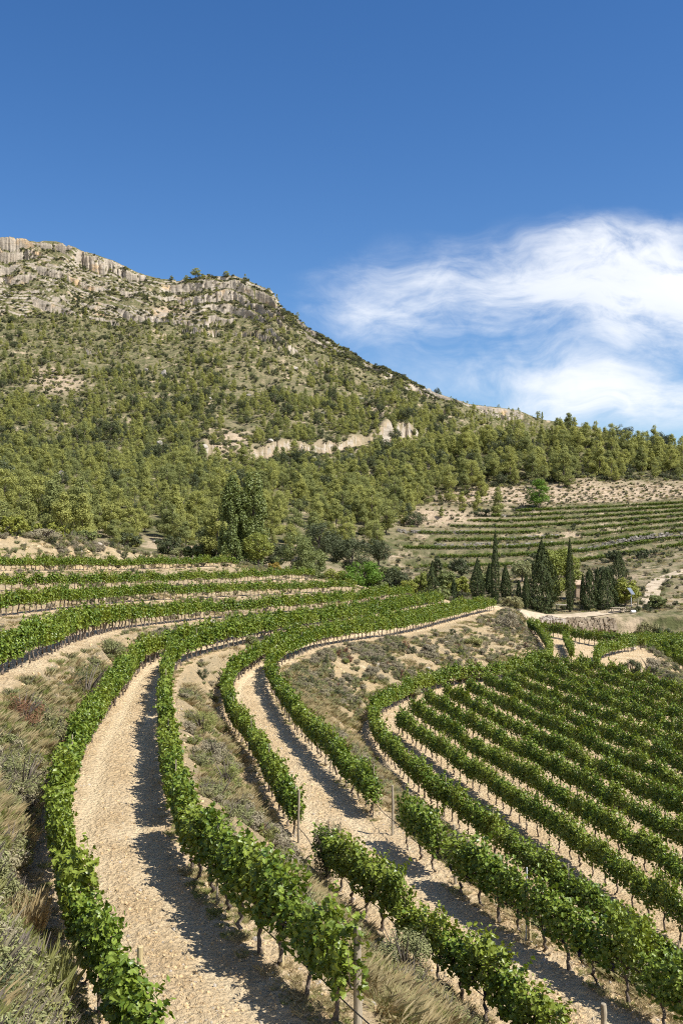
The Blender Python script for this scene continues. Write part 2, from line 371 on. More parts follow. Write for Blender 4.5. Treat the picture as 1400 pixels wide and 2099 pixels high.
# ------------------------------------------------------------------ the vineyard's terraces, as contour lines in plan
# every line: (s, pixel x, pixel y, metres below the eye) or (s, X, Y, Z, 'w') ; s runs from the near end to the far end
def line(rows):
    s = [r[0] for r in rows]
    pts = [np.array(r[1:4], float) if len(r) == 5 else P(r[1], r[2], h=r[3]) for r in rows]
    return np.array(s, float), np.array(pts)
LN = {
 'crest': line([(0, -46, -4, 1, 'w'), (3.5, -52, 40, 1.2, 'w'), (5, -48, 88, 1.0, 'w'), (5.5, -41, 118, .7, 'w'), (6, -36.9, 124, .5, 'w'), (8, -34, 138, -.3, 'w'), (9, -27, 152, -2.4, 'w'), (10, -16, 166, -4.2, 'w'), (11, -8, 172, -6.5, 'w'), (12, 0, 178, -11, 'w')]),
 'r4': line([(0, -36, -2, -1.5, 'w'), (3.5, -43, 40, -2.2, 'w'), (5, -41, 82, -2.8, 'w'), (5.5, 0, 1171, 3.1), (6, 90, 1170, 3.3), (8, 250, 1168, 3.7), (9, 360, 1165, 3.9), (10, 480, 1163, 4.1), (11, -8, 162, -6.2, 'w'), (12, 0, 168, -11, 'w')]),
 'r3': line([(0, -25, 0, -2.6, 'w'), (3.5, -33, 40, -3.3, 'w'), (4.5, -33.5, 62, -3.9, 'w'), (5, -33, 77, -4.2, 'w'), (5.5, 0, 1212, 4.5), (6, 110, 1210, 4.7), (8, 300, 1203, 5.1), (9, 460, 1196, 5.4), (10, 640, 1187, 5.7), (11, 3, 160, -7.4, 'w'), (12, 10, 168, -12, 'w')]),
 'r2': line([(0, -14, 3, -3.6, 'w'), (1, -16, 13, -3.8, 'w'), (3, -21, 32, -4.2, 'w'), (4, -23.3, 48, -4.6, 'w'), (4.5, -24, 57, -4.9, 'w'), (5, 0, 1264, 5.1), (5.5, 100, 1252, 5.3), (6, 210, 1240, 5.7), (8, 420, 1226, 6.3), (9, 560, 1219, 6.7), (10, 720, 1213, 7.2), (11, 9, 152, -8.6, 'w'), (12, 16, 162, -13, 'w')]),
 'r1': line([(0, -3.5, 7, -5, 'w'), (1, -7.8, 15, -5, 'w'), (2, -10, 21, -5, 'w'), (3, -12, 29, -5, 'w'), (3.5, 0, 1385, 5), (4, 60, 1360, 5.1), (4.5, 110, 1337, 5.25), (5, 165, 1312, 5.6), (5.5, 250, 1290, 6.2), (6, 350, 1277, 6.8), (8, 560, 1258, 7.4), (9, 700, 1245, 7.8), (10, 840, 1225, 8.2), (11, 16, 156, -9.3, 'w'), (12, 24, 165, -13.5, 'w')]),
 'A': line([(0, 340, 2380, 7.5), (1, 225, 2114, 7.5), (2, 150, 1925, 7.5), (3, 130, 1680, 7.5), (3.5, 172, 1550, 7.5), (4, 215, 1475, 7.5), (4.5, 258, 1415, 7.4), (5, 292, 1372, 7.3), (5.5, 345, 1345, 7.2), (6, 440, 1322, 7.3), (8, 650, 1280, 8.1), (9, 775, 1259, 8.35), (10, 885, 1238, 8.45), (11, 17, 146, -9.4, 'w'), (12, 25, 158, -14, 'w')]),
 'B': line([(0, 950, 2360, 7.5), (1, 700, 2105, 7.5), (2, 480, 1885, 7.5), (3, 362, 1690, 7.5), (3.5, 341, 1540, 7.5), (4, 338, 1480, 7.5), (4.5, 343, 1411, 7.4), (5, 358, 1375, 7.3), (5.5, 400, 1347, 7.2), (6, 480, 1325, 7.3), (8, 660, 1289, 8.2), (9, 780, 1268, 8.45), (10, 890, 1246, 8.5), (11, 18, 143, -9.3, 'w'), (12, 26, 156, -14, 'w')]),
 'C': line([(0, 1330, 2400, 9.5), (1, 1000, 2100, 9.5), (2, 797, 1925, 9.5), (3, 613, 1728, 9.5), (3.5, 558, 1630, 9.5), (4, 520, 1553, 9.5), (4.5, 483, 1502, 9.4), (5, 465, 1455, 9.2), (5.5, 478, 1403, 8.85), (6, 530, 1362, 8.6), (8, 680, 1310, 8.75), (9, 800, 1284, 9.2), (10, 975, 1248, 9.5), (11, 24, 150, -9.8, 'w'), (12, 30, 158, -14, 'w')]),
 'D': line([(0, 1640, 2290, 9.5), (1, 1322, 2077, 9.5), (2, 1085, 1927, 9.5), (3, 806, 1712, 9.5), (3.5, 700, 1600, 9.5), (4, 612, 1503, 9.5), (4.5, 575, 1448, 9.4), (5, 553, 1400, 9.2), (5.5, 572, 1368, 8.9), (6, 620, 1341, 8.6), (8, 740, 1311, 8.85), (9, 840, 1296, 9.3), (10, 990, 1256, 9.5), (11, 24, 143, -9.9, 'w'), (12, 31, 155, -14, 'w')]),
 'E': line([(0, 12, 12, -12, 'w'), (1, 10.2, 20, -12, 'w'), (2, 9.0, 25, -12, 'w'), (3, 7.0, 33, -12, 'w'), (3.5, 950, 1707, 12), (4, 850, 1619, 12), (4.5, 795, 1560, 12), (5, 765, 1508, 12), (5.5, 778, 1468, 12), (6, 850, 1431, 12), (8, 1050, 1387, 12), (9, 1125, 1359, 12), (10, 1112, 1318, 12), (11, 1085, 1295, 12), (12, 26, 158, -14.3, 'w')]),
 'G': line([(0, 46, 5, -12, 'w'), (1, 44, 18, -12, 'w'), (3, 38, 38, -12, 'w'), (4, 32, 55, -12, 'w'), (5, 28.5, 70, -12, 'w'), (6, 27.3, 80, -12, 'w'), (8, 27.8, 90, -12, 'w'), (9, 31, 98, -12, 'w'), (10, 33.8, 110, -12.1, 'w'), (11, 34, 128, -12.3, 'w'), (12, 34, 158, -15, 'w')]),
 'G2': line([(0, 50, 5, -13, 'w'), (1, 48, 18, -13, 'w'), (3, 42, 38, -13, 'w'), (4, 36, 55, -13, 'w'), (5, 32.5, 70, -13.4, 'w'), (6, 31.5, 80, -13.6, 'w'), (8, 32, 92, -14, 'w'), (9, 34.5, 100, -14, 'w'), (10, 36, 112, -14, 'w'), (11, 36, 130, -14, 'w'), (12, 36, 158, -16, 'w')]),
 'H': line([(0, 95, 5, -13.5, 'w'), (3, 90, 38, -13.5, 'w'), (6, 85, 80, -14.2, 'w'), (10, 85, 112, -14, 'w'), (11, 80, 132, -14, 'w'), (12, 80, 158, -16, 'w')]),
}
SQ = np.concatenate([np.linspace(0, 1, 40, endpoint=False), np.linspace(1, 4, 420, endpoint=False), np.linspace(4, 6, 240, endpoint=False), np.linspace(6, 10, 300, endpoint=False), np.linspace(10, 12, 70)])
def curve(k, q=SQ): return hermite(*LN[k], q)
def off(c, d, dz=0.0):
    t = np.gradient(c[:, :2], axis=0); t /= np.linalg.norm(t, axis=1)[:, None] + 1e-9
    o = c.copy(); o[:, 0] += t[:, 1] * d; o[:, 1] -= t[:, 0] * d; o[:, 2] += dz
    return o
CV = {k: curve(k) for k in LN}
back = CV['crest'] + np.array([-8, 16, -7.0]); back[:, 2] = np.minimum(back[:, 2], -7)
# strips: (curve, subdivisions to the next, bank 0/1, lift in the middle)
SEQ = [(back, 10, 1, .3), (CV['crest'], 14, 1, .5), (off(CV['r4'], -1.1), 8, 0, 0), (off(CV['r4'], 1.0, -.08), 12, 1, .15), (off(CV['r3'], -1.1), 8, 0, 0), (off(CV['r3'], .9, -.08), 12, 1, .15),
       (off(CV['r2'], -1.2), 8, 0, 0), (off(CV['r2'], .9, -.08), 14, 1, .15), (off(CV['r1'], -1.3), 8, 0, 0), (off(CV['r1'], .9, -.08), 26, 1, .3),
       (off(CV['A'], -.75), 72, 0, 0), (off(CV['B'], .5, -.06), 24, 1, .25), (off(CV['C'], -.5), 72, 0, 0), (off(CV['D'], .6, -.06), 34, 1, .35),
       (off(CV['E'], -.7), 110, 0, 0), (CV['G'], 12, 1, .9), (CV['G2'], 40, 0, 0), (CV['H'], 0, 0, 0)]
gp, gb, gl, STRIP = [], [], [], []
for i in range(len(SEQ) - 1):
    a, n, bk, lift = SEQ[i]; b = SEQ[i + 1][0]; STRIP.append((len(gp), n, bk))
    last = i == len(SEQ) - 2
    for k in range(n + (1 if last else 0)):
        t = k / n; p = a * (1 - t) + b * t
        if bk:
            tt = sstep(0, 1, np.full(len(p), t)) * .45 + t * .55
            p[:, 2] = a[:, 2] * (1 - tt) + b[:, 2] * tt + lift * math.sin(math.pi * t) * np.clip((np.linalg.norm((a - b)[:, :2], axis=1) - 1.2) / 3.5, 0, 1)
        edge = min(t, 1 - t)
        gp.append(p); gb.append(np.full(len(p), (0.62 + .38 * min(1, edge * 8)) if bk else 0.0))
        gl.append(np.full(len(p), 0.0 if bk else min(1, edge * 5)))
GV = np.array(gp); GB = np.array(gb); GL = np.array(gl); nv_, ns_ = GB.shape
RUT = np.zeros_like(GB)
for si_, cc in ((10, (.34, .68)), (12, (.33, .68))):
    a_, n_, _ = STRIP[si_]; vv = (np.arange(n_) / n_)[:, None] + .035 * fbm(SQ[None] * 3, SQ[None] * 0 + si_, 2, 13)
    RUT[a_:a_ + n_] = np.clip(sum(np.exp(-((vv - c) / .075) ** 2) for c in cc), 0, 1)
GL = GL * 0 + RUT
GV[..., 2] -= .05 * RUT
X, Y = GV[..., 0], GV[..., 1]
GV[..., 2] += GB * (fbm(X / 1.7, Y / 1.7, 4, 3) * .26 + fbm(X / .5, Y / .5, 3, 9) * .09) + (1 - GB) * (fbm(X / 1.3, Y / 1.3, 4, 5) * .06 + fbm(X / .28, Y / .28, 3, 8) * .05 + np.abs(fbm(X / .15, Y / .15, 2, 18)) * .07 * (1 - RUT))
GB = np.clip(GB + fbm(X / 1.2, Y / 1.2, 3, 21) * .3 * (GB > 0), 0, 1)
def gridfaces(nr, nc):
    i = np.arange(nr - 1)[:, None] * nc + np.arange(nc - 1)[None]
    return np.stack([i, i + nc, i + nc + 1, i + 1], -1).reshape(-1, 4)
ground = obj('ground', mesh('ground', GV, gridfaces(nv_, ns_), [M_SOIL], smooth=True, attrs={'bank': GB, 'lane': GL}))
tag(ground, kind='structure')

# ------------------------------------------------------------------ valley, hillside and mountain, one polar sheet
PXC = np.concatenate([np.linspace(-2600, -200, 90, endpoint=False), np.linspace(-200, 1600, 1080, endpoint=False), np.linspace(1600, 4200, 90)])
def zl(xs, ys): return lin(xs, ys, PXC)
c0 = [-400, 0, 250, 450, 640, 800, 900, 1050, 1200, 1400, 1800]
BL = []   # (Y per column, z per column, rows to next)
def addl(Yv, zv, n): BL.append((np.broadcast_to(np.asarray(Yv, float), PXC.shape).copy(), np.broadcast_to(np.asarray(zv, float), PXC.shape).copy(), n))
addl(92, -21, 4)
addl(zl([900, 1050, 1130, 1800], [138, 140, 149.3, 149.3]), zl(c0, [-7, -7, -7, -9.5, -11.5, -13, -13.2, -13.5, -16, -16, -16]), 14)
cp = [-400, 0, 250, 450, 640, 800, 900, 1050, 1120, 1200, 1400, 1800]
addl(zl(cp, [150, 154, 158, 166, 160, 154, 152, 150, 151.5, 152, 152, 152]), zl(cp, [-2, -2, -2.3, -4.5, -7, -8.8, -9.5, -10, -11.4, -11.5, -11.5, -11]), 16)
addl(zl(cp, [168, 168, 172, 178, 172, 168, 167, 167, 167, 167, 167, 167]), zl(cp, [-1.3, -1.3, -1.8, -4, -6.8, -8.5, -9, -9.6, -9.9, -9.9, -9.2, -7]), 24)
addl(195, zl(c0, [0, 0, -1, -3.5, -6.5, -8, -8, -7.5, -6.3, -3.6, -.5]), 12)
I_T0 = len(BL)
addl(215, zl(c0, [6, 5, 3, 0, -3, -6, -6, -5.6, -4.5, -1.2, 3]), 150)
addl(325, zl(c0, [24, 22, 20, 17, 14, 12, 11.5, 11, 12, 13.4, 17]), 40)
addl(435, zl(c0, [40, 36, 35, 33, 32, 35, 38, 42, 44, 38, 36]), 40)
addl(530, zl(c0, [62, 58, 57, 54, 52, 52, 46, 36, 30, 26, 22]), 50)
addl(720, zl(c0, [122, 118, 116, 110, 102, 94, 84, 62, 45, 38, 30]), 90)
xs9 = [-400, 0, 250, 450, 560, 640, 720, 800, 900, 1000, 1100, 1200, 1400, 1800]
Y9 = zl(xs9, [985, 985, 985, 985, 975, 960, 940, 925, 905, 900, 895, 895, 895, 895])
addl(Y9, zat(zl(xs9, [640, 645, 655, 655, 655, 712, 752, 795, 825, 848, 870, 892, 935, 980]), Y9), 230)
xsr = [-900, -400, 0, 60, 130, 165, 230, 280, 330, 400, 480, 520, 556, 580, 640, 720, 800, 900, 960, 1060, 1100, 1200, 1400, 1800]
Y10 = zl([-400, 0, 280, 480, 560, 640, 720, 800, 900, 1000, 1800], [1120, 1110, 1090, 1070, 1050, 1015, 985, 965, 950, 945, 945])
addl(Y10, zat(zl(xsr, [500, 470, 482, 487, 494, 511, 531, 556, 571, 573, 568, 584, 600, 640, 686, 727, 772, 806, 827, 839, 857, 882, 930, 990]), Y10), 6)
addl(Y10 + 60, BL[-1][1] - 3, 8)
addl(1700, BL[-1][1] * .6, 6)
addl(5200, 20, 0)
rows = []; RID = []
for i in range(len(BL) - 1):
    Ya, za, n = BL[i]; Yb, zb, _ = BL[i + 1]
    for k in range(n): rows.append((i, k / n)); RID.append(i + k / n)
rows.append((len(BL) - 2, 1.0)); RID.append(len(BL) - 1.0)
RID = np.array(RID)
LY = np.array([b[0] for b in BL]); LZ = np.array([b[1] for b in BL])
BY = np.empty((len(rows), len(PXC))); BZ = np.empty_like(BY)
for j in range(len(PXC)):
    BY[:, j] = np.interp(RID, np.arange(len(BL)), LY[:, j])
    BZ[:, j] = np.interp(BY[:, j], LY[:, j], LZ[:, j])
# soften the hard corners between control lines away from the stair zones
for _ in range(6):
    BZ[40:-8] = (BZ[39:-9] + 2 * BZ[40:-8] + BZ[41:-7]) / 4
RIDc = RID[:, None]
I5, I8, I9, I10 = 6, 9, 10, 11
BX = (PXC - CX)[None] / F * (BY * CPT + BZ * SPT)
# (a) vine terraces with risers on the right-hand hillside
NST = 9
tz = RIDc - I_T0
inT = ((tz >= 0) & (tz <= 1)).astype(float) * sstep(770, 840, PXC)[None]
def stair(q, w_):
    f = np.floor(q); r = q - f
    return f + sstep(1 - w_, 1.0, r) * .88 + r * .12
q = tz * NST + .18 * fbm(BX / 25, BY * 0 + 1.5, 3, 41)
BZ_t = LZ[I_T0][None] + (LZ[I5] - LZ[I_T0])[None] * np.clip(stair(q, .16), 0, NST) / NST
BZ = BZ * (1 - inT) + BZ_t * inT
# (b) rocky ledge half way up the wooded slope
lx = [380, 430, 560, 660, 760, 830, 870]; 
ledY = zl([300, 380, 430, 500, 560, 660, 760, 830, 900], [440, 445, 453, 462, 478, 510, 545, 585, 600]); ledH = zl([370, 425, 560, 660, 750, 780, 815, 850, 880], [0, 5, 5, 5.5, 6, 10, 10, 5, 0])
ub_ = BX / 5.5 + .9 * vn(BX / 4, BX * 0, 64); wv = fbm(BX / 9, BY * 0, 4, 61) * 3 + (_h(np.floor(ub_), np.floor(ub_) * 0, 63) - .5) * 1.6 + 2.4 * fbm(BX / 2.2, BX * 0, 2, 66) + 1.6 * np.exp(-((ub_ - np.floor(ub_)) / .1) ** 2)
ledH = ledH * (.95 + .5 * fbm(PXC / 30, PXC * 0, 3, 67))
BZ += ledH[None] * (.6 * sstep(-3.4, -1.6, BY - ledY[None] - wv * 1.3) + .4 * sstep(-.6, 1.4, BY - ledY[None] - wv) * np.exp(-np.clip(BY - ledY[None], 0, 999) / 30)) - ledH[None] * .4 * np.exp(-((BY - ledY[None] + 12) / 12) ** 2)
# (c) strata: cliffs and ledges below the ridge
zr = LZ[I10][None]
band = sstep(I8 + .05, I9 - .2, RIDc) * (RIDc <= I10)
th = lin([-400, 200, 300, 600, 900, 1800], [24, 24, 13, 12, 9, 9], PXC)[None]
drop = np.clip(zr - BZ, 0, None)
wob = np.clip(drop / 5, 0, 1)
rx_, ry_ = BX * .94 + BY * .34, BY * .94 - BX * .34
n1 = fbm(rx_ / 55, ry_ / 55, 4, 71); n2 = fbm(rx_ / 15 + n1 * 1.5, ry_ / 15 + n1, 5, 75, .6); n3 = fbm(rx_ / 4.3, ry_ / 5, 3, 79)
th1 = lin([-400, 120, 250, 320, 380, 570, 620, 2000], [30, 30, 24, 12, 10, 10, 10, 10], PXC)[None]; thk = lin([-400, 300, 380, 560, 640, 900, 1800], [17, 16, 18, 18, 13, 9, 9], PXC)[None]
q0 = np.where(drop < th1, drop / th1, 1 + (drop - th1) / thk)
tl = np.where(drop < th1, th1, thk)
q = q0 + wob * (.40 * n1 + .10 * n2 + .03 * n3)
q = q + .28 * (vn(q * 1.3 + 7, q * 0, 77) - .5) * wob
f0 = np.floor(q)
for w_, am, sd in ((19.0, .17, 3), (7.0, .08, 11), (2.6, .04, 19)):      # joints split the beds into blocks
    u_ = (rx_ + 5 * n1 + .3 * n2) / w_ + f0 * .37; u_ = u_ + .9 * vn(u_ * .8, f0 * 2.7, sd); id_ = np.floor(u_); fr_ = u_ - id_
    hs_ = _h(id_, f0 + 50, sd + 1); h2_ = _h(id_, f0 + 50, sd + 2)
    q = q + wob * am * ((hs_ - .5) + 1.1 * h2_ * np.exp(-(fr_ / .07) ** 2) + .6 * np.exp(-((1 - fr_) / .09) ** 2))
f = np.floor(q); r = q - f
cw = np.clip(.14 + .06 * n2, .06, .3)
prow = sstep(340, 390, PXC) * (1 - sstep(570, 610, PXC)); prow = prow[None]
hh_ = np.where(f < 1, .82 - .45 * prow, np.where(f < 2, 0.62 + .18 * prow, .60) + .22 * (vn(f * 3.1, f * 0 + 2.2, 87) - .3))
g = np.where(r < cw, hh_ * sstep(0, 1, r / cw), hh_ + (1 - hh_) * (r - cw) / (1 - cw))
kk = .34 * sstep(70, 150, drop); lay = sstep(-.22, .12, -kk + fbm(BX / 48 + f * 13.7, BY * 0 + f * 5.3, 4, 85) + np.where((f < 1) & (PXC[None] < 300), .6, 0) + np.where((PXC[None] > 360) & (PXC[None] < 580) & (f < 3), .35, 0))
fade = 1 - .9 * sstep(zl([0, 450, 600, 900], [150, 150, 120, 60])[None], zl([0, 450, 600, 900], [230, 220, 190, 120])[None], drop + 40 * n1)
BZ = np.where(RIDc <= I10, BZ - (g - r) * tl * band * fade * lay, BZ)
qs = np.clip(zr - BZ, 0, None) / 3.6 + wob * (1.1 * n1 + .35 * n2); qs = qs + .5 * vn(qs * .7, qs * 0 + 3, 97); r2 = qs - np.floor(qs)      # thin beds
g2 = np.where(r2 < .3, .72 * sstep(0, .3, r2), .72 + .28 * (r2 - .3) / .7)
BZ = np.where(RIDc <= I10, BZ - (g2 - r2) * 3.6 * .95 * band * fade * wob * sstep(-.25, .1, fbm(BX / 30, BY / 30 + np.floor(qs) * 3.3, 3, 99)), BZ)
# small unevenness everywhere
far = sstep(6, 7, RIDc)
BZ += (1 - inT) * (fbm(BX / 30, BY / 30, 4, 91) * (1.2 + 5.0 * far) * sstep(4.2, 5.5, RIDc) + fbm(BX / 5, BY / 5, 3, 95) * (.25 + 1.1 * far * (RIDc < I10 + .01))) * (1 - .85 * np.exp(-((RIDc - I10) / .05) ** 2))
BX = (PXC - CX)[None] / F * (BY * CPT + BZ * SPT)
BP = np.stack([BX, BY, BZ], -1)
ppx, ppy, _ = proj(BP)
def blob(px, py, rx, ry): return np.exp(-(((ppx - px) / rx) ** 2 + ((ppy - py) / ry) ** 2))
bare = np.clip(1.25 * sstep(6.0, 6.08, RIDc) * (1 - sstep(6.18, 6.42, RIDc + fbm(BX / 12, BY / 12, 3, 15) * .1)) * sstep(800, 1000, PXC)[None], 0, 1)
dl_ = BY - ledY[None]; bare = np.maximum(bare, np.clip(1.2 * np.exp(-((dl_ + 14) / 17) ** 2) + .5 * fbm(BX / 7, BY / 7, 3, 30), 0, 1) * (sstep(400, 440, PXC) * (1 - sstep(830, 870, PXC)))[None])
bare = np.maximum(bare, inT * (.02 + .4 * fbm(BX / 4, BY / 4, 3, 35)))
for b_ in [(470, 905, 45, 20), (120, 785, 45, 18), (100, 760, 30, 8), (790, 840, 30, 10), (350, 640, 40, 12), (880, 1060, 110, 18)]:
    bare = np.maximum(bare, np.clip(1.6 * blob(*b_) + .5 * fbm(BX / 9, BY / 9, 3, 31) * blob(*b_), 0, 1))
bare = np.where((RIDc < 5) & (RIDc >= 1), np.clip(.12 + fbm(BX / 6, BY / 6, 3, 33), 0, 1), bare)
rockm = np.where(RIDc < I_T0 + 1.3, 0.0, 1.0)
rockm = rockm * np.ones_like(BX)
nr_, nc_ = BX.shape
mountain = obj('mountain', mesh('mountain', BP, gridfaces(nr_, nc_)[:, ::-1], [M_MOUNT], smooth=True, attrs={'bare': bare, 'rock': rockm}))
tag(mountain, kind='structure')
V, Fc = box((0, 0, -26), (9000, 9000, 1)); plain = obj('plain', mesh('plain', V, Fc, [M_SOIL])); tag(plain, kind='structure')

bpy.context.view_layer.update()
DG = bpy.context.evaluated_depsgraph_get()
def down(o, x, y, z0=500):
    ok, loc, nor, i = o.ray_cast(Vector((x, y, z0)), Vector((0, 0, -1)), depsgraph=DG)
    return loc.z if ok else None
def gz(x, y):
    zs = [z for z in (down(ground, x, y), down(mountain, x, y)) if z is not None]
    return max(zs) if zs else -12
def pick(px, py):
    d = Vector(ray(px, py)).normalized(); best = None
    for o in (ground, mountain):
        ok, loc, nor, i = o.ray_cast(Vector((0, 0, 0)), d, depsgraph=DG)
        if ok and (best is None or loc.length < best.length): best = loc.copy()
    return best
ORD = "zeroth first second third fourth fifth sixth seventh eighth ninth tenth eleventh twelfth thirteenth fourteenth fifteenth sixteenth seventeenth eighteenth nineteenth".split()
TENS = {2: 'twenty', 3: 'thirty', 4: 'forty', 5: 'fifty', 6: 'sixty', 7: 'seventy', 8: 'eighty', 9: 'ninety'}
def ordn(n):
    if n < 20: return ORD[n]
    t, u = divmod(n, 10)
    return (TENS[t][:-1] + 'ieth') if u == 0 else TENS[t] + '-' + ORD[u]

def scatter(name, pts, rot, scl, var, protos):
    """one stuff object: copies of prototype meshes at points"""
    pts = np.asarray(pts, np.float32); n = len(pts)
    me = bpy.data.meshes.new(name); me.vertices.add(n); me.vertices.foreach_set('co', pts.ravel())
    for k, a, ty in (('rot', rot, 'FLOAT_VECTOR'), ('scl', scl, 'FLOAT_VECTOR'), ('var', var, 'INT')):
        at = me.attributes.new(k, ty, 'POINT')
        if ty == 'INT': at.data.foreach_set('value', np.asarray(a, np.int32))
        else:
            a = np.asarray(a, np.float32)
            if a.ndim == 1: a = np.stack([a * (k == 'scl'), a * (k == 'scl'), a], -1)
            at.data.foreach_set('vector', np.ascontiguousarray(a, np.float32).ravel())
    o = obj(name, me)
    g = bpy.data.node_groups.new(name, 'GeometryNodeTree')
    g.interface.new_socket('Geometry', in_out='INPUT', socket_type='NodeSocketGeometry')
    g.interface.new_socket('Geometry', in_out='OUTPUT', socket_type='NodeSocketGeometry')
    N, Lk = g.nodes, g.links
    gi, go, jn = N.new('NodeGroupInput'), N.new('NodeGroupOutput'), N.new('GeometryNodeJoinGeometry')
    def na(nm, ty):
        a = N.new('GeometryNodeInputNamedAttribute'); a.data_type = ty; a.inputs['Name'].default_value = nm; return a.outputs['Attribute']
    ra, sa, va = na('rot', 'FLOAT_VECTOR'), na('scl', 'FLOAT_VECTOR'), na('var', 'INT')
    for i, pm in enumerate(protos):
        po = bpy.data.objects.new(pm.name, pm)
        oi = N.new('GeometryNodeObjectInfo'); oi.inputs['Object'].default_value = po; oi.inputs['As Instance'].default_value = True
        cmp_ = N.new('FunctionNodeCompare'); cmp_.data_type = 'INT'; cmp_.operation = 'EQUAL'
        Lk.new(va, cmp_.inputs[2]); cmp_.inputs[3].default_value = i
        ip = N.new('GeometryNodeInstanceOnPoints')
        Lk.new(gi.outputs[0], ip.inputs['Points']); Lk.new(cmp_.outputs[0], ip.inputs['Selection']); Lk.new(oi.outputs['Geometry'], ip.inputs['Instance'])
        Lk.new(ra, ip.inputs['Rotation']); Lk.new(sa, ip.inputs['Scale']); Lk.new(ip.outputs[0], jn.inputs[0])
    Lk.new(jn.outputs[0], go.inputs[0])
    md = o.modifiers.new('scatter', 'NODES'); md.node_group = g
    return tag(o, kind='stuff')

# ------------------------------------------------------------------ grapevines
def vine_foliage(n, lsize, seed, low=.60):
    global rng
    rng = np.random.default_rng(seed)
    mb = MB()
    ns = 11                                            # shoots: each an arching cane of leaves
    C, Nn = [], []
    per = int(n * .62 / ns)
    for i in range(ns):
        x0 = -.52 + 1.04 * i / (ns - 1) + rng.normal(0, .05); sd = rng.choice([-1, 1])
        hh = rng.uniform(.70, 1.18); t = rng.uniform(0.0, 1, per) ** .8
        droop = rng.uniform(.02, .25) * sd
        cx = x0 + t * rng.normal(0, .16); cy = droop * t ** 1.6 + rng.normal(0, .07, per); cz = low + hh * (1.66 - low) / 1.06 * t - .28 * abs(droop) * t ** 2 * 2
        C.append(np.stack([cx + rng.normal(0, .08, per), cy, cz + rng.normal(0, .05, per)], -1))
    m = n - per * ns                                   # and a skirt of leaves on both faces
    th = rng.uniform(0, 2 * math.pi, m)
    zc = rng.uniform(low - .08, 1.38, m); wd = .235 * np.sqrt(np.clip(1 - ((zc - 1.0) / .75) ** 2, .1, 1))
    C.append(np.stack([rng.uniform(-.6, .6, m), np.sign(np.cos(th)) * wd * rng.uniform(.7, 1.1, m), zc], -1))
    for i in range(6):                                 # stray canes beyond the hedge
        a = rng.uniform(0, 6.28); t = np.linspace(.1, 1, 11); x0 = rng.uniform(-.45, .45); up_ = rng.uniform(.15, .75)
        C.append(np.stack([x0 + t * .3 * math.cos(a), t * .42 * math.sin(a) + rng.normal(0, .03, 11), 1.25 + up_ * t - .35 * t * t * (1 - up_)], -1))
    C = np.concatenate(C)
    C[:, 1] *= 1 + .35 * fbm(C[:, 0] * 3 + seed, C[:, 2] * 3, 2, seed)
    Nn = np.stack([rng.normal(0, .55, len(C)), C[:, 1] * 3.0 + rng.normal(0, .5, len(C)), np.full(len(C), .75) + rng.normal(0, .45, len(C))], -1)
    spin = np.stack([rng.normal(0, .6, len(C)), rng.normal(0, .6, len(C)), np.full(len(C), -1.0)], -1)
    # leaf tip hangs down and out
    sp = np.cross(spin, Nn)
    V, fc = leaves(C, Nn, lsize * rng.uniform(.65, 1.2, len(C)), VINE_LEAF, .3, sp)
    mi = 1 if False else 0
    mb.add(V, fc, 0)
    k = max(3, n // 40)
    idx = rng.choice(len(C), k, replace=False)
    V, fc = leaves(C[idx] + Nn[idx] * .03, Nn[idx], lsize * .9, VINE_LEAF, .3, sp[idx]); mb.add(V, fc, 1)
    return mb
def vine_trunk(seed, hi=True):
    g = np.random.default_rng(seed); mb = MB()
    n = 9 if hi else 5; t = np.linspace(0, 1, n); lean = g.normal(0, .07); b = g.normal(0, .035, n); b[0] = 0
    path = np.stack([lean * t + b, g.normal(0, .02, n) + .04 * np.sin(t * 4 + seed), -.06 + .68 * t], -1)
    mb.add(*tube(path, (.048 if hi else .058) - .018 * t + g.normal(0, .005, n), 8 if hi else 5))
    top = path[-1]
    for s in (-1, 1):
        a = np.array([top, top + [s * .10, 0, .07], top + [s * .28, g.normal(0, .02), .08 + g.normal(0, .02)], top + [s * .52, g.normal(0, .03), .07]])
        mb.add(*tube(a, np.array([.03, .027, .022, .015]) * (1 if hi else 1.8), 6 if hi else 4))
        if hi:
            for q_ in (.14, .3, .46):
                p0 = top + [s * q_, 0, .08]; mb.add(*tube([p0, p0 + [g.normal(0, .03), g.normal(0, .05), .14], p0 + [g.normal(0, .06), g.normal(0, .08), .5]], [.014, .009, .005], 4))
    return mb
def grape_cluster(seed):
    g = np.random.default_rng(seed); mb = MB()
    ico = [(0, 0, 1), (.894, 0, .447), (.276, .851, .447), (-.724, .526, .447), (-.724, -.526, .447), (.276, -.851, .447), (.724, .526, -.447), (-.276, .851, -.447), (-.894, 0, -.447), (-.276, -.851, -.447), (.724, -.526, -.447), (0, 0, -1)]
    fi = np.array([(0, 1, 2), (0, 2, 3), (0, 3, 4), (0, 4, 5), (0, 5, 1), (1, 6, 2), (2, 7, 3), (3, 8, 4), (4, 9, 5), (5, 10, 1), (6, 7, 2), (7, 8, 3), (8, 9, 4), (9, 10, 5), (10, 6, 1), (11, 7, 6), (11, 8, 7), (11, 9, 8), (11, 10, 9), (11, 6, 10)])
    for i in range(60):
        z = -g.uniform(0, .15); r = .048 * (1 + z / .2) + .006; a = g.uniform(0, 6.28)
        mb.add(np.array(ico) * .017 + [r * math.cos(a), r * math.sin(a), z], fi)
    return mb
NVAR = 7
FOL = [vine_foliage(720, .100, 100 + i).mesh('vine_foliage', [L_VINE, L_VINEY]) for i in range(NVAR)]
TRK = [vine_trunk(200 + i).mesh('vine_trunk', [M_BARK], True) for i in range(NVAR)]
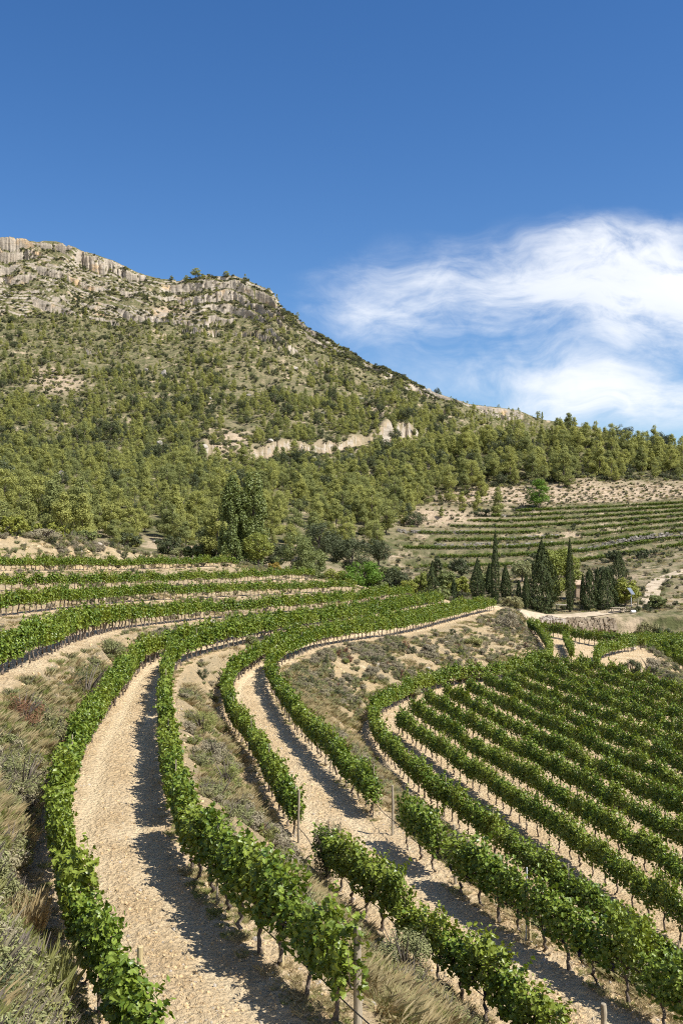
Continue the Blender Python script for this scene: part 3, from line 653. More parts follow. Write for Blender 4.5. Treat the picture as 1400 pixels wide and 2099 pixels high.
GRP = [grape_cluster(300 + i).mesh('grape_cluster', [M_GRAPE], True) for i in range(3)]
LOW = []
for i in range(2 * NVAR):            # full hedges for the fields, high-trained ones for the terraces
    a, b = vine_foliage(430 if i < NVAR else 360, .122 if i < NVAR else .138, 400 + i, .55 if i < NVAR else .78), vine_trunk(500 + i, False)
    mb = MB(); mb.add(np.concatenate(a.V), a.F[:0] or [], 0)
    mb.n = 0; mb.V = []
    mb.V = a.V + b.V; mb.F = a.F + [f + a.n for f in b.F]; mb.M = a.M + [m * 0 + 2 for m in b.M]
    LOW.append(mb.mesh('grapevine', [L_VINE, L_VINEY, M_BARK]))

def along(pts, step=1.0, jit=.06):
    d = np.concatenate([[0], np.cumsum(np.linalg.norm(np.diff(pts[:, :2], axis=0), axis=1))])
    q = np.arange(.2, d[-1], step); q = q + rng.normal(0, jit, len(q))
    p = np.stack([np.interp(q, d, pts[:, i]) for i in range(3)], -1)
    t = np.stack([np.interp(q + .3, d, pts[:, i]) - np.interp(q - .3, d, pts[:, i]) for i in range(2)], -1)
    return p, np.arctan2(t[:, 1], t[:, 0])
rng = np.random.default_rng(11)
VR = []      # rows of vines: (key, phrase, points, size)
def srange(k, a, b, n=500): return curve(k, np.linspace(a, b, n))
VR.append(('A', 'the row left of the pale dirt track', srange('A', .3, 10.15), 1.03))
VR.append(('B', 'the row right of the pale dirt track', srange('B', 1.03, 10.2), 1.04))
VR.append(('C', 'the upper row of the second track', np.concatenate([srange('C', 3.06, 10.2)]), .97))
VR.append(('C2', 'the short row below the gap post', srange('C', .55, 2.66), .97))
VR.append(('D', 'the lower row of the second track', srange('D', 3.18, 10.4), .97))
VR.append(('D2', 'the row beside the three stakes', srange('D', .3, 2.93), .97))
VR.append(('E', 'the outer row below the weedy bank', srange('E', .3, 11.0), 1.0))
fx = [1.44, 3.6, 5.8, 8.0, 10.3, 12.6, 14.9, 17.2, 19.6, 22.2, 24.8]; fy = [63.3, 67, 71.4, 75, 77.7, 80.5, 83.6, 86.8, 90.4, 94.5, 93]
for i, (x0, y1) in enumerate(zip(fx, fy)):
    yv = np.linspace(max(14, 22 + i * 2.4), y1, 200); xv = x0 + .185 * (75 - yv) + .35 * np.sin(yv * .06 + i * .3)
    VR.append(('F%d' % i, 'the %s row of the lower field' % ORD[i + 1], np.stack([xv, yv, yv * 0 - 12], -1), 1.02))
for k, ph, sz in (('r1', 'first upper terrace', .98), ('r2', 'second upper terrace', .9), ('r3', 'third upper terrace', .88), ('r4', 'topmost terrace', .88)):
    VR.append((k, 'the %s' % ph, srange(k, 1.5 if k == 'r1' else 3.4, 10.05), sz * 1.12))
def pxline(pp, h): return np.array([P(a, b, h=h) for a, b in pp])
def dense(p, n=120):
    return hermite(np.arange(len(p)), p, np.linspace(0, len(p) - 1, n))
VR.append(('Q', 'the far headland', dense(pxline([(1085, 1300), (1150, 1310), (1240, 1325), (1325, 1330)], 12)), 1.0))
VR.append(('Q2', 'the far headland', dense(pxline([(1158, 1322), (1166, 1340), (1172, 1358)], 12)), 1.0))
VR.append(('Q3', 'the far headland', dense(pxline([(1222, 1372), (1232, 1352), (1275, 1338), (1300, 1333)], 12)), 1.0))
for i in range(17):
    yv = np.linspace(96 - i * 1.5, 146.5, 120); xv = 37.2 + 2.1 * i + .0 * yv
    VR.append(('T%d' % i, 'the far field', np.stack([xv, yv, yv * 0 - 13], -1), 1.0))
allv = []
for key, ph, pts, sz in VR:
    p, a = along(pts)
    for i in range(len(p)):
        if key in ('D2', 'B') and i % 17 == 11: continue      # a vine has died here
        allv.append([key, ph, p[i], a[i], sz])
VP = np.array([v[2] for v in allv])
vx, vy, vd = proj(VP + np.array([0, 0, 1.1]))
inf = (vx > -25) & (vx < 1425) & (vy > 1000) & (vy < 2150)
NEARK = {'A', 'B', 'C', 'C2', 'D', 'D2', 'E'} | {'F%d' % i for i in range(11)} | {'r1'}
cand = [i for i in range(len(allv)) if inf[i] and allv[i][0] in NEARK]
cand.sort(key=lambda i: vd[i])
chosen = set(cand[:298])
cnt = {}
GROUP = {}
for key, ph, _, _ in VR: GROUP[key] = 'grapevines of ' + ph
LOOK = ['leafy grapevine', 'leafy grapevine']
def place_vine(i):
    key, ph, p, a, sz = allv[i]
    x, y = float(p[0]), float(p[1]); z = gz(x, y)
    cnt[key] = cnt.get(key, 0) + 1
    r_ = random.Random(i)
    e = empty('grapevine', (x, y, z), a + (math.pi if r_.random() < .5 else 0), (sz * r_.uniform(.95, 1.06), sz * r_.uniform(.8, 1.25) * (.75 if key[0] == 'F' else .88), sz * (.92 if key[0] == 'F' else 1) * r_.uniform(.82, 1.14)))
    tag(e, 'leafy grapevine in %s, %s from its near end' % (ph, ordn(cnt[key])), 'grapevine', GROUP[key])
    v = r_.randrange(NVAR)
    obj('trunk', TRK[r_.randrange(NVAR)], e); obj('foliage', FOL[v], e)
    if vd[i] < 30:
        for s in (-1, 1):
            obj('grape_cluster', GRP[r_.randrange(3)], e, (s * r_.uniform(.15, .45), r_.uniform(-.16, .16), r_.uniform(.62, .74)))
for i in sorted(chosen, key=lambda i: (allv[i][0], vd[i])): place_vine(i)
rest = [i for i in range(len(allv)) if i not in chosen and -400 < vx[i] < 1800]
sp_, sr_, ss_, sv_ = [], [], [], []
for i in rest:
    key, ph, p, a, sz = allv[i]
    x, y = float(p[0]), float(p[1]); z = gz(x, y)
    sp_.append((x, y, z)); sr_.append(a + (math.pi if rng.random() < .5 else 0)); s = sz * rng.uniform(.93, 1.07)
    ss_.append((s, s * rng.uniform(.85, 1.2) * (.70 if key[0] == 'F' else 1), s * (.90 if key[0] == 'F' else 1) * rng.uniform(.84, 1.12))); sv_.append(rng.integers(NVAR) + (NVAR if key in ('r1', 'r2', 'r3', 'r4', 'A', 'B', 'C', 'D') else 0))
# vines on the stepped hillside across the valley
def bpos(pxv, rid):
    j = np.interp(pxv, PXC, np.arange(len(PXC))); i = np.interp(rid, RID, np.arange(len(RID)))
    i0, j0 = np.minimum(i.astype(int), nr_ - 2), np.minimum(j.astype(int), nc_ - 2); a, b = (i - i0)[:, None], (j - j0)[:, None]
    return (BP[i0, j0] * (1 - a) + BP[i0 + 1, j0] * a) * (1 - b) + (BP[i0, j0 + 1] * (1 - a) + BP[i0 + 1, j0 + 1] * a) * b
for k in range(NST):
    for fr in (.15, .5):
        x0 = [860, 900, 830, 880, 860, 900, 960, 1010, 1060][k]
        pv = np.arange(x0, 1750, 8.2 - k * .28) + rng.normal(0, .6)
        rid = I_T0 + (k + fr - .18 * 0) / NST + 0 * pv
        keep = (vn(pv / 45, pv * 0 + k + fr * 9, 55) > .36)
        pp = bpos(pv, rid)[keep]
        for x, y, z in pp:
            sp_.append((x, y, z - .05)); sr_.append(rng.normal(0, .1)); s = rng.uniform(.85, 1.15); ss_.append((s, s * 1.2, s * .66)); sv_.append(rng.integers(NVAR))
scatter('distant_grapevines', sp_, np.array(sr_), np.array(ss_), sv_, LOW)
print('vines', len(chosen), len(sp_))

# ------------------------------------------------------------------ posts, stakes and drip hoses of the trellis
def post_mesh(r, h, m, seed, name='post_shaft'):
    g = np.random.default_rng(seed); n = 9; t = np.linspace(0, 1, n)
    path = np.stack([g.normal(0, .004, n) + .015 * np.sin(t * 3 + seed), g.normal(0, .004, n), -.25 + (h + .25) * t], -1)
    rad = r * (1 - .12 * t) * (1 + g.normal(0, .025, n)); mb = MB()
    path = np.concatenate([path, path[-1:] + [0, 0, .012]]); rad = np.append(rad, rad[-1] * .78)
    mb.add(*tube(path, rad, 12)); return mb.mesh(name, [m], False)
def post(px, py, h, r, m, label, name='wooden_post', cat='post', lean=0.0):
    p = pick(px, py); o = obj(name, post_mesh(r, h, m, int(px + py), name)); o.location = p
    o.rotation_euler = (0, lean, random.uniform(0, 6)); return tag(o, label, cat, 'trellis posts of the vineyard')
post(733, 2112, 1.55, .068, M_POST, 'thick wooden post at the near end of the row right of the track')
post(288, 2170, 1.6, .05, M_POSTY, 'wooden post rising out of the leaves at the bottom of the left row')
post(1237, 2165, .95, .06, M_POST, 'rough wooden stump of a post under the low leafy row end')
post(613, 1728, 1.65, .04, M_POST, 'grey wooden post standing alone at the end of the upper second row')
post(804, 1712, 1.6, .045, M_POST, 'thick grey post at the gap between two vine rows')
post(932, 1812, 1.62, .04, M_POST, 'grey wooden post beside the gap in the vines, right of the thick grey post')
post(1084, 1928, 1.35, .045, M_POSTY, 'yellowish wooden post under the vines with a steel stake beside it')
post(1079, 1926, 1.7, .02, M_METAL, 'shiny steel stake touching the yellowish post', 'steel_stake', 'stake')
post(578, 1982, 1.35, .045, M_POSTY, 'yellowish wooden post under the vines by the shaded track edge')
post(433, 1816, 1.3, .06, M_POSTY, 'thick pale post under the row right of the track, between two vine trunks')
post(375, 1722, 1.3, .05, M_POSTY, 'pale wooden post under the narrow bend of the vine row')
SETS = [('A', 'row left of the pale dirt track', 1), ('B', 'row right of the pale dirt track', 1), ('C', 'upper row of the second track', 1), ('D', 'lower row of the second track', 1), ('E', 'outer row below the weedy bank', 1), ('r1', 'first upper terrace row', 1), ('r2', 'second upper terrace row', 1), ('r3', 'third upper terrace row', 1)]
thin = post_mesh(.022, 1.62, M_POST, 5, 'trellis_stake')
rows_for_posts = {v[0]: v[2] for v in VR}
for key, ph, _ in SETS:
    p, a = along(rows_for_posts[key], 6.0, .3)
    k = 0
    for i in range(len(p)):
        x, y, d = proj(p[i] + np.array([0, 0, 1.5]))
        if not (0 < x < 1400) or y > 1750 and key != 'E' or d > 120: continue
        k += 1
        o = obj('trellis_stake', thin); o.location = (p[i][0], p[i][1], gz(p[i][0], p[i][1])); o.rotation_euler = (random.gauss(0, .02), random.gauss(0, .02), random.uniform(0, 6)); o.scale = (1, 1, random.uniform(.95, 1.12))
        tag(o, 'thin grey stake in the %s, %s along it' % (ph, ordn(k)), 'stake', 'thin trellis stakes')
def hose(key, a, b, hz, label):
    pts = srange(key, a, b, 400); p, _ = along(pts, .25, 0)
    z = np.array([gz(x, y) for x, y, _ in p[::4]]); z = np.convolve(np.pad(z, 3, 'edge'), np.ones(7) / 7, 'valid')
    zz = np.interp(np.arange(len(p)), np.arange(len(z)) * 4, z)
    i = np.arange(len(p)) * .25
    path = np.stack([p[:, 0], p[:, 1], zz + hz - .05 * np.abs(np.sin(i * math.pi / 3.0)) + .02 * np.sin(i * 1.7)], -1)
    mb = MB(); mb.add(*tube(path, .011, 6)); o = obj('drip_hose', mb.mesh('drip_hose', [M_HOSE], True))
    path0 = path[0].copy()
    return tag(o, label, 'hose')
hose('B', .3, 4.6, .50, 'black drip hose strung under the row right of the pale track')
hose('D', .2, 4.4, .52, 'black drip hose sagging below the vines with the three stakes')
hose('C', .2, 4.2, .50, 'black drip hose running past the lone grey post at the row end')

# ------------------------------------------------------------------ trees
def crown(clumps, n, sx, sy, up=.5, rad_bias=.7, mess=.42):
    """leaf quads spread through a set of ellipsoid clumps (x,y,z,rx,rz)"""
    c = np.asarray(clumps, float); wgt = c[:, 3] ** 2 * c[:, 4] ** .5; k = rng.choice(len(c), n, p=wgt / wgt.sum())
    d = sph(n); rr = rng.uniform(0, 1, n) ** (1 / 3 * .7) * rng.uniform(rad_bias, 1.05, n)
    C = c[k, :3] + d * np.stack([c[k, 3], c[k, 3], c[k, 4]], -1) * rr[:, None]
    Nn = d * 1.0 + rng.normal(0, mess, (n, 3)) + [0, 0, up]
    return quads(C, Nn, sx * rng.uniform(.6, 1.3, n), sy * rng.uniform(.6, 1.3, n))
def limbs(mb, H_, r0, top, tips, sides=7, wob=.03):
    t = np.linspace(0, 1, 8); path = np.stack([H_ * wob * np.sin(t * 3 + rng.uniform(0, 6)) * t, H_ * wob * np.sin(t * 2.3 + rng.uniform(0, 6)) * t, -.3 + (top + .3) * t], -1)
    mb.add(*tube(path, r0 * (1 - .75 * t), sides))
    for tp in tips:
        z0 = min(top * .95, max(top * .25, tp[2] * rng.uniform(.45, .7))); b = np.array([np.interp(z0, path[:, 2], path[:, 0]), np.interp(z0, path[:, 2], path[:, 1]), z0])
        m_ = (b + tp) / 2 + [0, 0, -.03 * H_]; mb.add(*tube([b, m_, tp], [r0 * .35, r0 * .25, r0 * .08], 5, False))
def make_pine(seed, H_=9.0, wide=.28, n=3000, cone=.5, t0=.28):
    global rng
    rng = np.random.default_rng(seed); cl = []
    m = 34
    for i in range(m):
        u = rng.uniform(0, 1); z = H_ * (t0 + (1 - t0) * u)
        prof = wide * H_ * ((1 - u) ** cone) * min(1, .45 + u * 2.2)
        a = rng.uniform(0, 6.28); rr = prof * math.sqrt(rng.uniform(.1, 1)) * .85
        s = H_ * rng.uniform(.085, .14) * (1.1 - .4 * u)
        cl.append((rr * math.cos(a), rr * math.sin(a), z - s * .5, s * 1.2, s * .85))
    cl.append((0, 0, H_ * .95, H_ * .05, H_ * .07))
    V, Fq = crown(cl, n, (.34 if n > 3000 else .44) * H_ / 9, (.2 if n > 3000 else .26) * H_ / 9, .9)
    tr = MB(); limbs(tr, H_, .16 * H_ / 9, H_ * .9, [np.array(c[:3]) for c in cl[::4]])
    cr = MB(); cr.add(V, Fq); return tr, cr
def make_round(seed, H_, wid, n, leaf, t0=.12, nclump=38, flat=1.0):
    global rng
    rng = np.random.default_rng(seed); cl = []; rz = H_ * (1 - t0) / 2; zc = H_ * t0 + rz
    for i in range(nclump):
        d = sph(1)[0]; d[2] = d[2] * .9 + .12; k = rng.uniform(.45, .88)
        s = min(wid / 2, rz) * rng.uniform(.2, .36)
        cl.append((d[0] * wid / 2 * k, d[1] * wid / 2 * k, zc + d[2] * rz * k, s, s * .85 * flat))
    V, Fq = crown(cl, n, leaf, leaf * .65)
    tr = MB(); limbs(tr, H_, .05 * wid ** .8 + .05, H_ * .7, [np.array(c[:3]) for c in cl[::4]])
    cr = MB(); cr.add(V, Fq); return tr, cr
def make_column(seed, H_, wid, n, leaf, t0=.04, pw=.6, rag=.15, bulge=.35, tuft=False):
    global rng
    rng = np.random.default_rng(seed)
    u = rng.uniform(0, 1, n); prof = np.where(u < bulge, .55 + .45 * (u / bulge), ((1 - u) / (1 - bulge)) ** pw)
    a = rng.uniform(0, 6.283, n)
    lump = 1 + (rag + .08) * (fbm(np.cos(a) * 2 + seed, u * H_ / (wid * .4) + np.sin(a) * 2, 4, seed, .7) * 2.1)
    rr = wid / 2 * prof * lump * rng.uniform(.55, 1.0, n) ** .5
    C = np.stack([rr * np.cos(a), rr * np.sin(a), H_ * (t0 + (1 - t0) * u)], -1)
    Nn = np.stack([np.cos(a), np.sin(a), np.full(n, .35)], -1) + rng.normal(0, .45, (n, 3))
    up = np.stack([np.cos(a) * .4, np.sin(a) * .4, np.full(n, 1.0)], -1) + rng.normal(0, .25, (n, 3))
    V, Fq = quads(C, Nn, leaf * rng.uniform(.8, 1.6, n), leaf * .55, np.cross(up, Nn))
    tr = MB(); limbs(tr, H_, .05 + .022 * H_ ** .8, H_ * .85, [], wob=.004)
    cr = MB(); cr.add(V, Fq); return tr, cr
def tree(name, px, py, parts, lm, label, cat='tree', group=None, rz=None, Y=None, bark=None, scale=1.0):
    """parts=(trunk,crown) mesh builders, or ready meshes"""
    if Y is None: p = pick(px, py)
    else:
        p = P(px, py, Y=Y)
        z = gz(p[0], p[1]); p[2] = min(p[2], z) if abs(p[2] - z) < 3 else z
    e = empty(name, p, random.uniform(0, 6.28) if rz is None else rz, scale)
    tag(e, label, cat, group)
    tr, cr = parts
    obj('trunk', tr if isinstance(tr, bpy.types.Mesh) else tr.mesh('tree_trunk', [bark or M_TBARK], True), e)
    obj('crown', cr if isinstance(cr, bpy.types.Mesh) else cr.mesh('tree_crown', [lm]), e)
    return e
def mpx(Y): return Y / F     # metres per photo pixel at a distance

# pines: a few kinds, copied
PINES = []
for i, (Hh, wd, co, t0) in enumerate([(9, .34, .50, .16), (9, .40, .42, .22), (9, .30, .62, .12), (9, .44, .36, .34), (9, .27, .7, .10), (9, .37, .45, .24)]):
    a, b = make_pine(900 + i, Hh, wd, 5200, co, t0)
    PINES.append((a.mesh('pine_trunk', [M_TBARK], True), b.mesh('pine_crown', [L_PINE])))
PLOW = []
for i in range(6):
    a, b = make_pine(950 + i, 9, [.34, .40, .30, .42, .27, .37][i], 2000, [.5, .42, .62, .36, .7, .45][i], .14)
    for k in range(len(b.V)): pass
    mb = MB(); mb.V = b.V + a.V; mb.F = b.F + [f + b.n for f in a.F]; mb.M = b.M + [m * 0 + 1 for m in a.M]
    PLOW.append(mb.mesh('pine', [L_PINE, M_TBARK]))
rng = np.random.default_rng(33)
# candidate spots over the slopes, by area
NC = 90000
pv = rng.uniform(-260, 1660, NC)
Ymn, Ymx = 165.0, 1080.0
Yv = np.sqrt(rng.uniform(Ymn ** 2, Ymx ** 2, NC))
j = np.interp(pv, PXC, np.arange(nc_)).astype(int)
rid = np.empty(NC)
o_ = np.argsort(j)
for jj in np.unique(j):
    m_ = np.where(j == jj)[0]; rid[m_] = np.interp(Yv[m_], BY[:, jj], RID)
pos_ = bpos(pv, rid)
cx_, cy_, cd_ = proj(pos_)
dz = (bpos(pv, rid + .02) - pos_); slope = dz[:, 2] / np.maximum(dz[:, 1], .01)
dn = np.zeros(NC)
nz1 = fbm(pos_[:, 0] / 22, pos_[:, 1] / 22, 3, 111)
low = rid >= 5
dn = np.where(cy_ > 830, 1.0, np.where(cy_ > 740, .72, np.where(cy_ > 650, .42, .15)))
dn = dn * np.clip(.72 + nz1 * 1.3 + .7 * fbm(pos_[:, 0] / 8, pos_[:, 1] / 8, 2, 112), 0, 1)
dn = np.where((pv > 820) & (Yv < 560), np.maximum(dn, 1.1), dn); dn = np.where((cy_ > 930) & (pv < 900), np.maximum(dn, .95), dn)
dn = np.where(slope > 1.1, dn * .05, dn)
dn = np.where((cy_ < 560) & (pv < 300), dn * .2, dn)
# ridge to the right is nearly bare
ridge = np.interp(pv, PXC, zl(xsr, [500, 470, 482, 487, 494, 511, 531, 556, 571, 573, 568, 584, 600, 640, 686, 727, 772, 806, 827, 839, 857, 882, 930, 990]))
dn = np.where((cy_ < ridge + 34) & (pv > 500) & (Yv > 700), dn * .25, dn)
def inside(px, py, rx, ry): return np.exp(-(((cx_ - px) / rx) ** 2 + ((cy_ - py) / ry) ** 2))
for b_ in [(470, 905, 42, 24), (120, 790, 42, 26), (790, 840, 25, 8)]:
    dn *= 1 - np.clip(1.35 * inside(*b_), 0, .97)
ly_ = np.interp(pv, [300, 380, 430, 500, 560, 660, 760, 830, 900], [440, 445, 453, 462, 478, 510, 545, 585, 600])
nl_ = 10 * fbm(pos_[:, 0] / 14, pos_[:, 1] / 14, 3, 119)
dn = np.where((Yv > ly_ - 52 + nl_) & (Yv < ly_ + 4) & (pv > 415) & (pv < 845), dn * .22, dn)
# not on the stepped vineyard, the bare slope over it, the hut's flat or the valley fields
edge = np.interp(pv, [-300, 0, 200, 380, 450, 560, 700, 770, 800, 860, 900, 960, 1100, 1400, 1700], [172, 172, 174, 182, 186, 200, 215, 228, 262, 315, 330, 335, 350, 362, 360])
dn = np.where(Yv < edge, 0, dn)
dn = np.where((Yv < edge + 16) & (pv > 880), dn * .35, dn)
dens_m = .046 * np.interp(Yv, [150, 300, 500, 800, 1100], [1.15, 1.1, .8, .78, .7])        # trees per square metre
cellA = (pv.max() - pv.min()) / F * (Ymx ** 2 - Ymn ** 2) / 2 / NC
keep = rng.uniform(0, 1, NC) < dn * dens_m * cellA
pos_, Yk, pk, ck = pos_[keep], Yv[keep], cx_[keep], cy_[keep]
o_ = np.argsort(Yk); pos_, Yk, pk, ck = pos_[o_], Yk[o_], pk[o_], ck[o_]
# thin out trees that stand inside one another
sel = []; cell = {}
for i in range(len(pos_)):
    mind = 3.1 if Yk[i] < 520 else 3.3
    kx, ky = int(pos_[i, 0] // mind), int(pos_[i, 1] // mind)
    if any(np.hypot(pos_[i, 0] - pos_[q_, 0], pos_[i, 1] - pos_[q_, 1]) < mind for a in (-1, 0, 1) for b in (-1, 0, 1) for q_ in cell.get((kx + a, ky + b), ())): continue
    cell.setdefault((kx, ky), []).append(i); sel.append(i)
pos_, Yk, pk, ck = pos_[sel], Yk[sel], pk[sel], ck[sel]
size = np.interp(Yk, [150, 300, 500, 800, 1100], [7.6, 8.0, 7.6, 7.0, 5.6]) / 9 * rng.uniform(.55, 1.25, len(pos_)) * (1 + .45 * fbm(pos_[:, 0] / 26, pos_[:, 1] / 26, 3, 171))
size = np.where((pos_[:, 1] < 460) & (pk > 800), size * 1.12, size)
size = np.where(rng.uniform(0, 1, len(pos_)) < .18, size * .6, size)
# which of them show: tallest first in front, each one hides what lies low behind it
top_y = ck - size * 9 * F / Yk
vis = np.ones(len(pos_), bool); hor = np.full(1700, 1e9)
for i in range(len(pos_)):
    a, b = int(pk[i] - size[i] * 2.4 * F / Yk[i] + 150), int(pk[i] + size[i] * 2.4 * F / Yk[i] + 150)
    a, b = max(0, a), min(1699, b)
    if a >= b or b < 150 or a > 1550: vis[i] = False; continue
    h_ = np.median(hor[a:b]); vis[i] = top_y[i] < h_ - 5
    hor[a:b] = np.minimum(hor[a:b], top_y[i] + .3 * (ck[i] - top_y[i]))
infr = (pk > 5) & (pk < 1395) & vis
named = [i for i in np.argsort(-(size * 9 * F / Yk)) if infr[i]][:285]
TIER = [('at the foot of the wood', 1e9), ('low on the wooded slope', 1045), ('midway up the wooded slope', 1000), ('high on the wooded hill', 955)]
zone_of = lambda y: max(k for k, t in enumerate(TIER) if y <= t[1])
byz = {}
for i in named: byz.setdefault(zone_of(ck[i]), []).append(i)
SH = ['broad', 'round', 'pointed', 'umbrella-shaped', 'slender', 'bushy']
for zi, ids in byz.items():
    ids.sort(key=lambda i: pk[i])
    kc = {}
    for i in ids:
        v = int(rng.integers(6)); kc[v] = kc.get(v, 0) + 1
        e = empty('pine_tree', pos_[i] + np.array([0, 0, -.1]), rng.uniform(0, 6.28), (size[i], size[i], size[i] * rng.uniform(.9, 1.1)))
        tag(e, '%s yellow-green pine %s, %s of its shape from the left' % (SH[v], TIER[zi][0], ordn(kc[v])), 'pine tree', 'pines of the wooded hillside')
        obj('trunk', PINES[v][0], e); obj('crown', PINES[v][1], e)
ns = set(named); rest = [i for i in range(len(pos_)) if i not in ns]
a_, b_ = make_round(977, 9, 8.5, 1900, .5, .05)
mb = MB(); mb.V = b_.V + a_.V; mb.F = b_.F + [f + b_.n for f in a_.F]; mb.M = b_.M + [m * 0 + 1 for m in a_.M]
PLOW.append(mb.mesh('oak', [L_OAK, M_TBARK])); rng = np.random.default_rng(34)
wv_ = np.where(rng.uniform(0, 1, len(rest)) < .15, 6, rng.integers(0, 6, len(rest)))
scatter('distant_wood', pos_[rest] + np.array([0, 0, -.1]), rng.uniform(0, 6.28, len(rest)), np.stack([size[rest] * rng.uniform(.9, 1.15, len(rest))] * 2 + [size[rest] * rng.uniform(.85, 1.15, len(rest))], -1), wv_, PLOW)
print('pines', len(named), len(rest))

# the single trees of the valley
def colm(px, base, top, wid, Y, label, seed, n=2600, lm=None, name='cypress_tree', cat='cypress', pw=.6, rag=.12, bulge=.3, leaf=.26, group='cypresses around the hut', t0=.03):
    k = mpx(Y); return tree(name, px, base, make_column(seed, (base - top) * k, wid * k * .94, int(n * 1.5), leaf * .8, t0, pw, rag, bulge), lm or L_CYP, label, cat, group, Y=Y)
colm(1015, 1238, 1088, 22, 157, 'tall thin cypress with a bare leader tip, left of the broad dark conifer', 1, pw=.75)
colm(1168, 1252, 1101, 21, 156, 'tallest narrow dark cypress right of the broad dark conifer', 2, pw=.7)
colm(978, 1230, 1144, 36, 162, 'smooth dense cone-shaped cypress, third from the left of the cypresses', 3, pw=.85, n=3200, rag=.05)
colm(1036, 1232, 1160, 26, 164, 'medium ragged cypress tucked right behind the tall thin cypress', 4)
colm(1003, 1222, 1155, 20, 172, 'small greenish cypress peeping between the cone-shaped and tall thin ones', 5)
colm(1078, 1264, 1178, 19, 153, 'slim cypress on a bare stem by the stone heap', 6, t0=.22, n=1800)
colm(1063, 1240, 1190, 14, 166, 'smallest slim cypress beside the grey olive bush', 7, n=1200)
colm(1194, 1252, 1178, 14, 163, 'thin dark cypress just right of the tallest cypress', 8, n=1400)
colm(1208, 1258, 1168, 36, 158, 'ragged double-topped cypress before the hut', 9, n=3400, rag=.28, pw=.55)
colm(1224, 1254, 1164, 18, 161, 'narrow cypress squeezed between two broad ones by the hut', 10, n=1800)
colm(1244, 1258, 1166, 52, 159, 'broad bushy cypress, rightmost of the dark row by the hut', 11, n=4200, rag=.25, pw=.5)
colm(1268, 1225, 1130, 54, 176, 'dark spreading conifer behind the yellow-green tree', 12, n=3600, rag=.4, pw=.8, name='conifer_tree', cat='conifer')
colm(1110, 1262, 1108, 70, 155, 'broad dark conifer with drooping ragged boughs, largest of the grove', 13, n=6500, rag=.6, pw=.85, bulge=.18, leaf=.34, name='conifer_tree', cat='conifer')
colm(886, 1236, 1150, 36, 158, 'crooked dark conifer with a kinked top beyond the vine rows', 14, n=2600, rag=.5, pw=.9, name='conifer_tree', cat='conifer')
colm(930, 1236, 1188, 17, 160, 'little dark cypress pup right of the crooked conifer', 15, n=1200)
k = mpx(176)
def poplar(px, base, top, wid, Y, seed, label):
    global rng
    k = mpx(Y); tr, cr = MB(), MB(); Hh = (base - top) * k; rng = np.random.default_rng(seed)
    cl = []
    for i in range(90):
        u = rng.uniform(.03, 1); a = rng.uniform(0, 6.28); w_ = wid * k / 2 * (1 - u ** 2.2) ** .6 * rng.uniform(.3, .9)
        s = Hh * rng.uniform(.035, .058); cl.append((w_ * math.cos(a), w_ * math.sin(a), Hh * u * .97, s * .95, s * 2.4))
    V, Fq = crown(cl, 17000, .34, .26, .5, .7); cr.add(V, Fq); limbs(tr, Hh, .3, Hh * .9, [np.array(c[:3]) for c in cl[::5]], wob=.01)
    return tree('poplar_tree', px, base, (tr, cr), L_POP, label, 'poplar', 'pair of poplars', Y=Y)
poplar(478, 1172, 982, 88, 178, 21, 'tall dark poplar, the left one of the pair above the vines')
poplar(517, 1168, 968, 84, 179, 22, 'tallest poplar, the right one of the pair above the vines')
def rnd(px, base, top, wid, Y, lm, seed, label, name='broadleaf_tree', cat='tree', n=3000, leaf=.3, t0=.06, group=None, nc=38):
    k = mpx(Y); return tree(name, px, base, make_round(seed, (base - top) * k, wid * k, int(n * 1.7), leaf, t0 * .3, nc + 14), lm, label, cat, group, Y=Y)
rnd(742, 1228, 1150, 92, 160, L_BRIGHT, 31, 'round bright green stone pine behind the vine rows', 'pine_tree', 'pine tree', 5200, .28, .0, nc=60)
rnd(812, 1222, 1162, 62, 163, L_OAK, 32, 'dull brown-green holm oak touching the bright round pine', n=3800, leaf=.25)
rnd(720, 1160, 1072, 96, 192, L_OAK, 33, 'big dark holm oak at the valley edge, above the bright round pine', n=4800)
rnd(776, 1140, 1080, 56, 215, L_OAK, 34, 'dark holm oak by the pale rubble at the end of the stone terraces', n=2600)
rnd(652, 1150, 1052, 82, 205, L_OAK, 35, 'dark oak crown right of the poplars, below the pines', n=3600)
rnd(612, 1205, 1092, 96, 172, L_SAGE, 36, 'large grey-green tree standing right of the poplars', n=5600)
rnd(566, 1180, 1100, 60, 180, L_OAK, 37, 'dark oak wedged between poplars and large grey-green tree', n=2600)
rnd(530, 1205, 1132, 66, 166, L_YEL, 38, 'yellowish tree at the foot of the poplars', n=3200)
rnd(564, 1205, 1152, 40, 166, L_ORA, 39, 'small orange-tinged tree among yellow-green bushes', n=1800)
rnd(640, 1215, 1155, 84, 164, L_SAGE, 40, 'low grey-green tree behind the end of the terrace rows', n=3600)
rnd(686, 1222, 1165, 60, 162, L_YEL, 41, 'pale yellow-green bush left of the bright round pine', 'bush', 'bush', n=2600)
rnd(858, 1222, 1172, 60, 168, L_YEL, 42, 'yellow-green bush left of the crooked conifer', 'bush', 'bush', n=2600)
rnd(945, 1230, 1180, 60, 170, L_YEL, 43, 'yellow-green bush left of the cone-shaped cypress', 'bush', 'bush', n=2600)
rnd(1140, 1245, 1112, 100, 166, L_YEL, 44, 'large yellow-green walnut tree behind the broad dark conifer', n=5600, leaf=.34)
rnd(1282, 1246, 1184, 62, 160, L_YEL, 45, 'small round yellow-green tree left of the solar panel', n=3600)
rnd(1050, 1262, 1218, 50, 151, L_GREY, 46, 'round grey olive bush on the brink of the terrace spur', 'bush', 'bush', n=3200, leaf=.2)
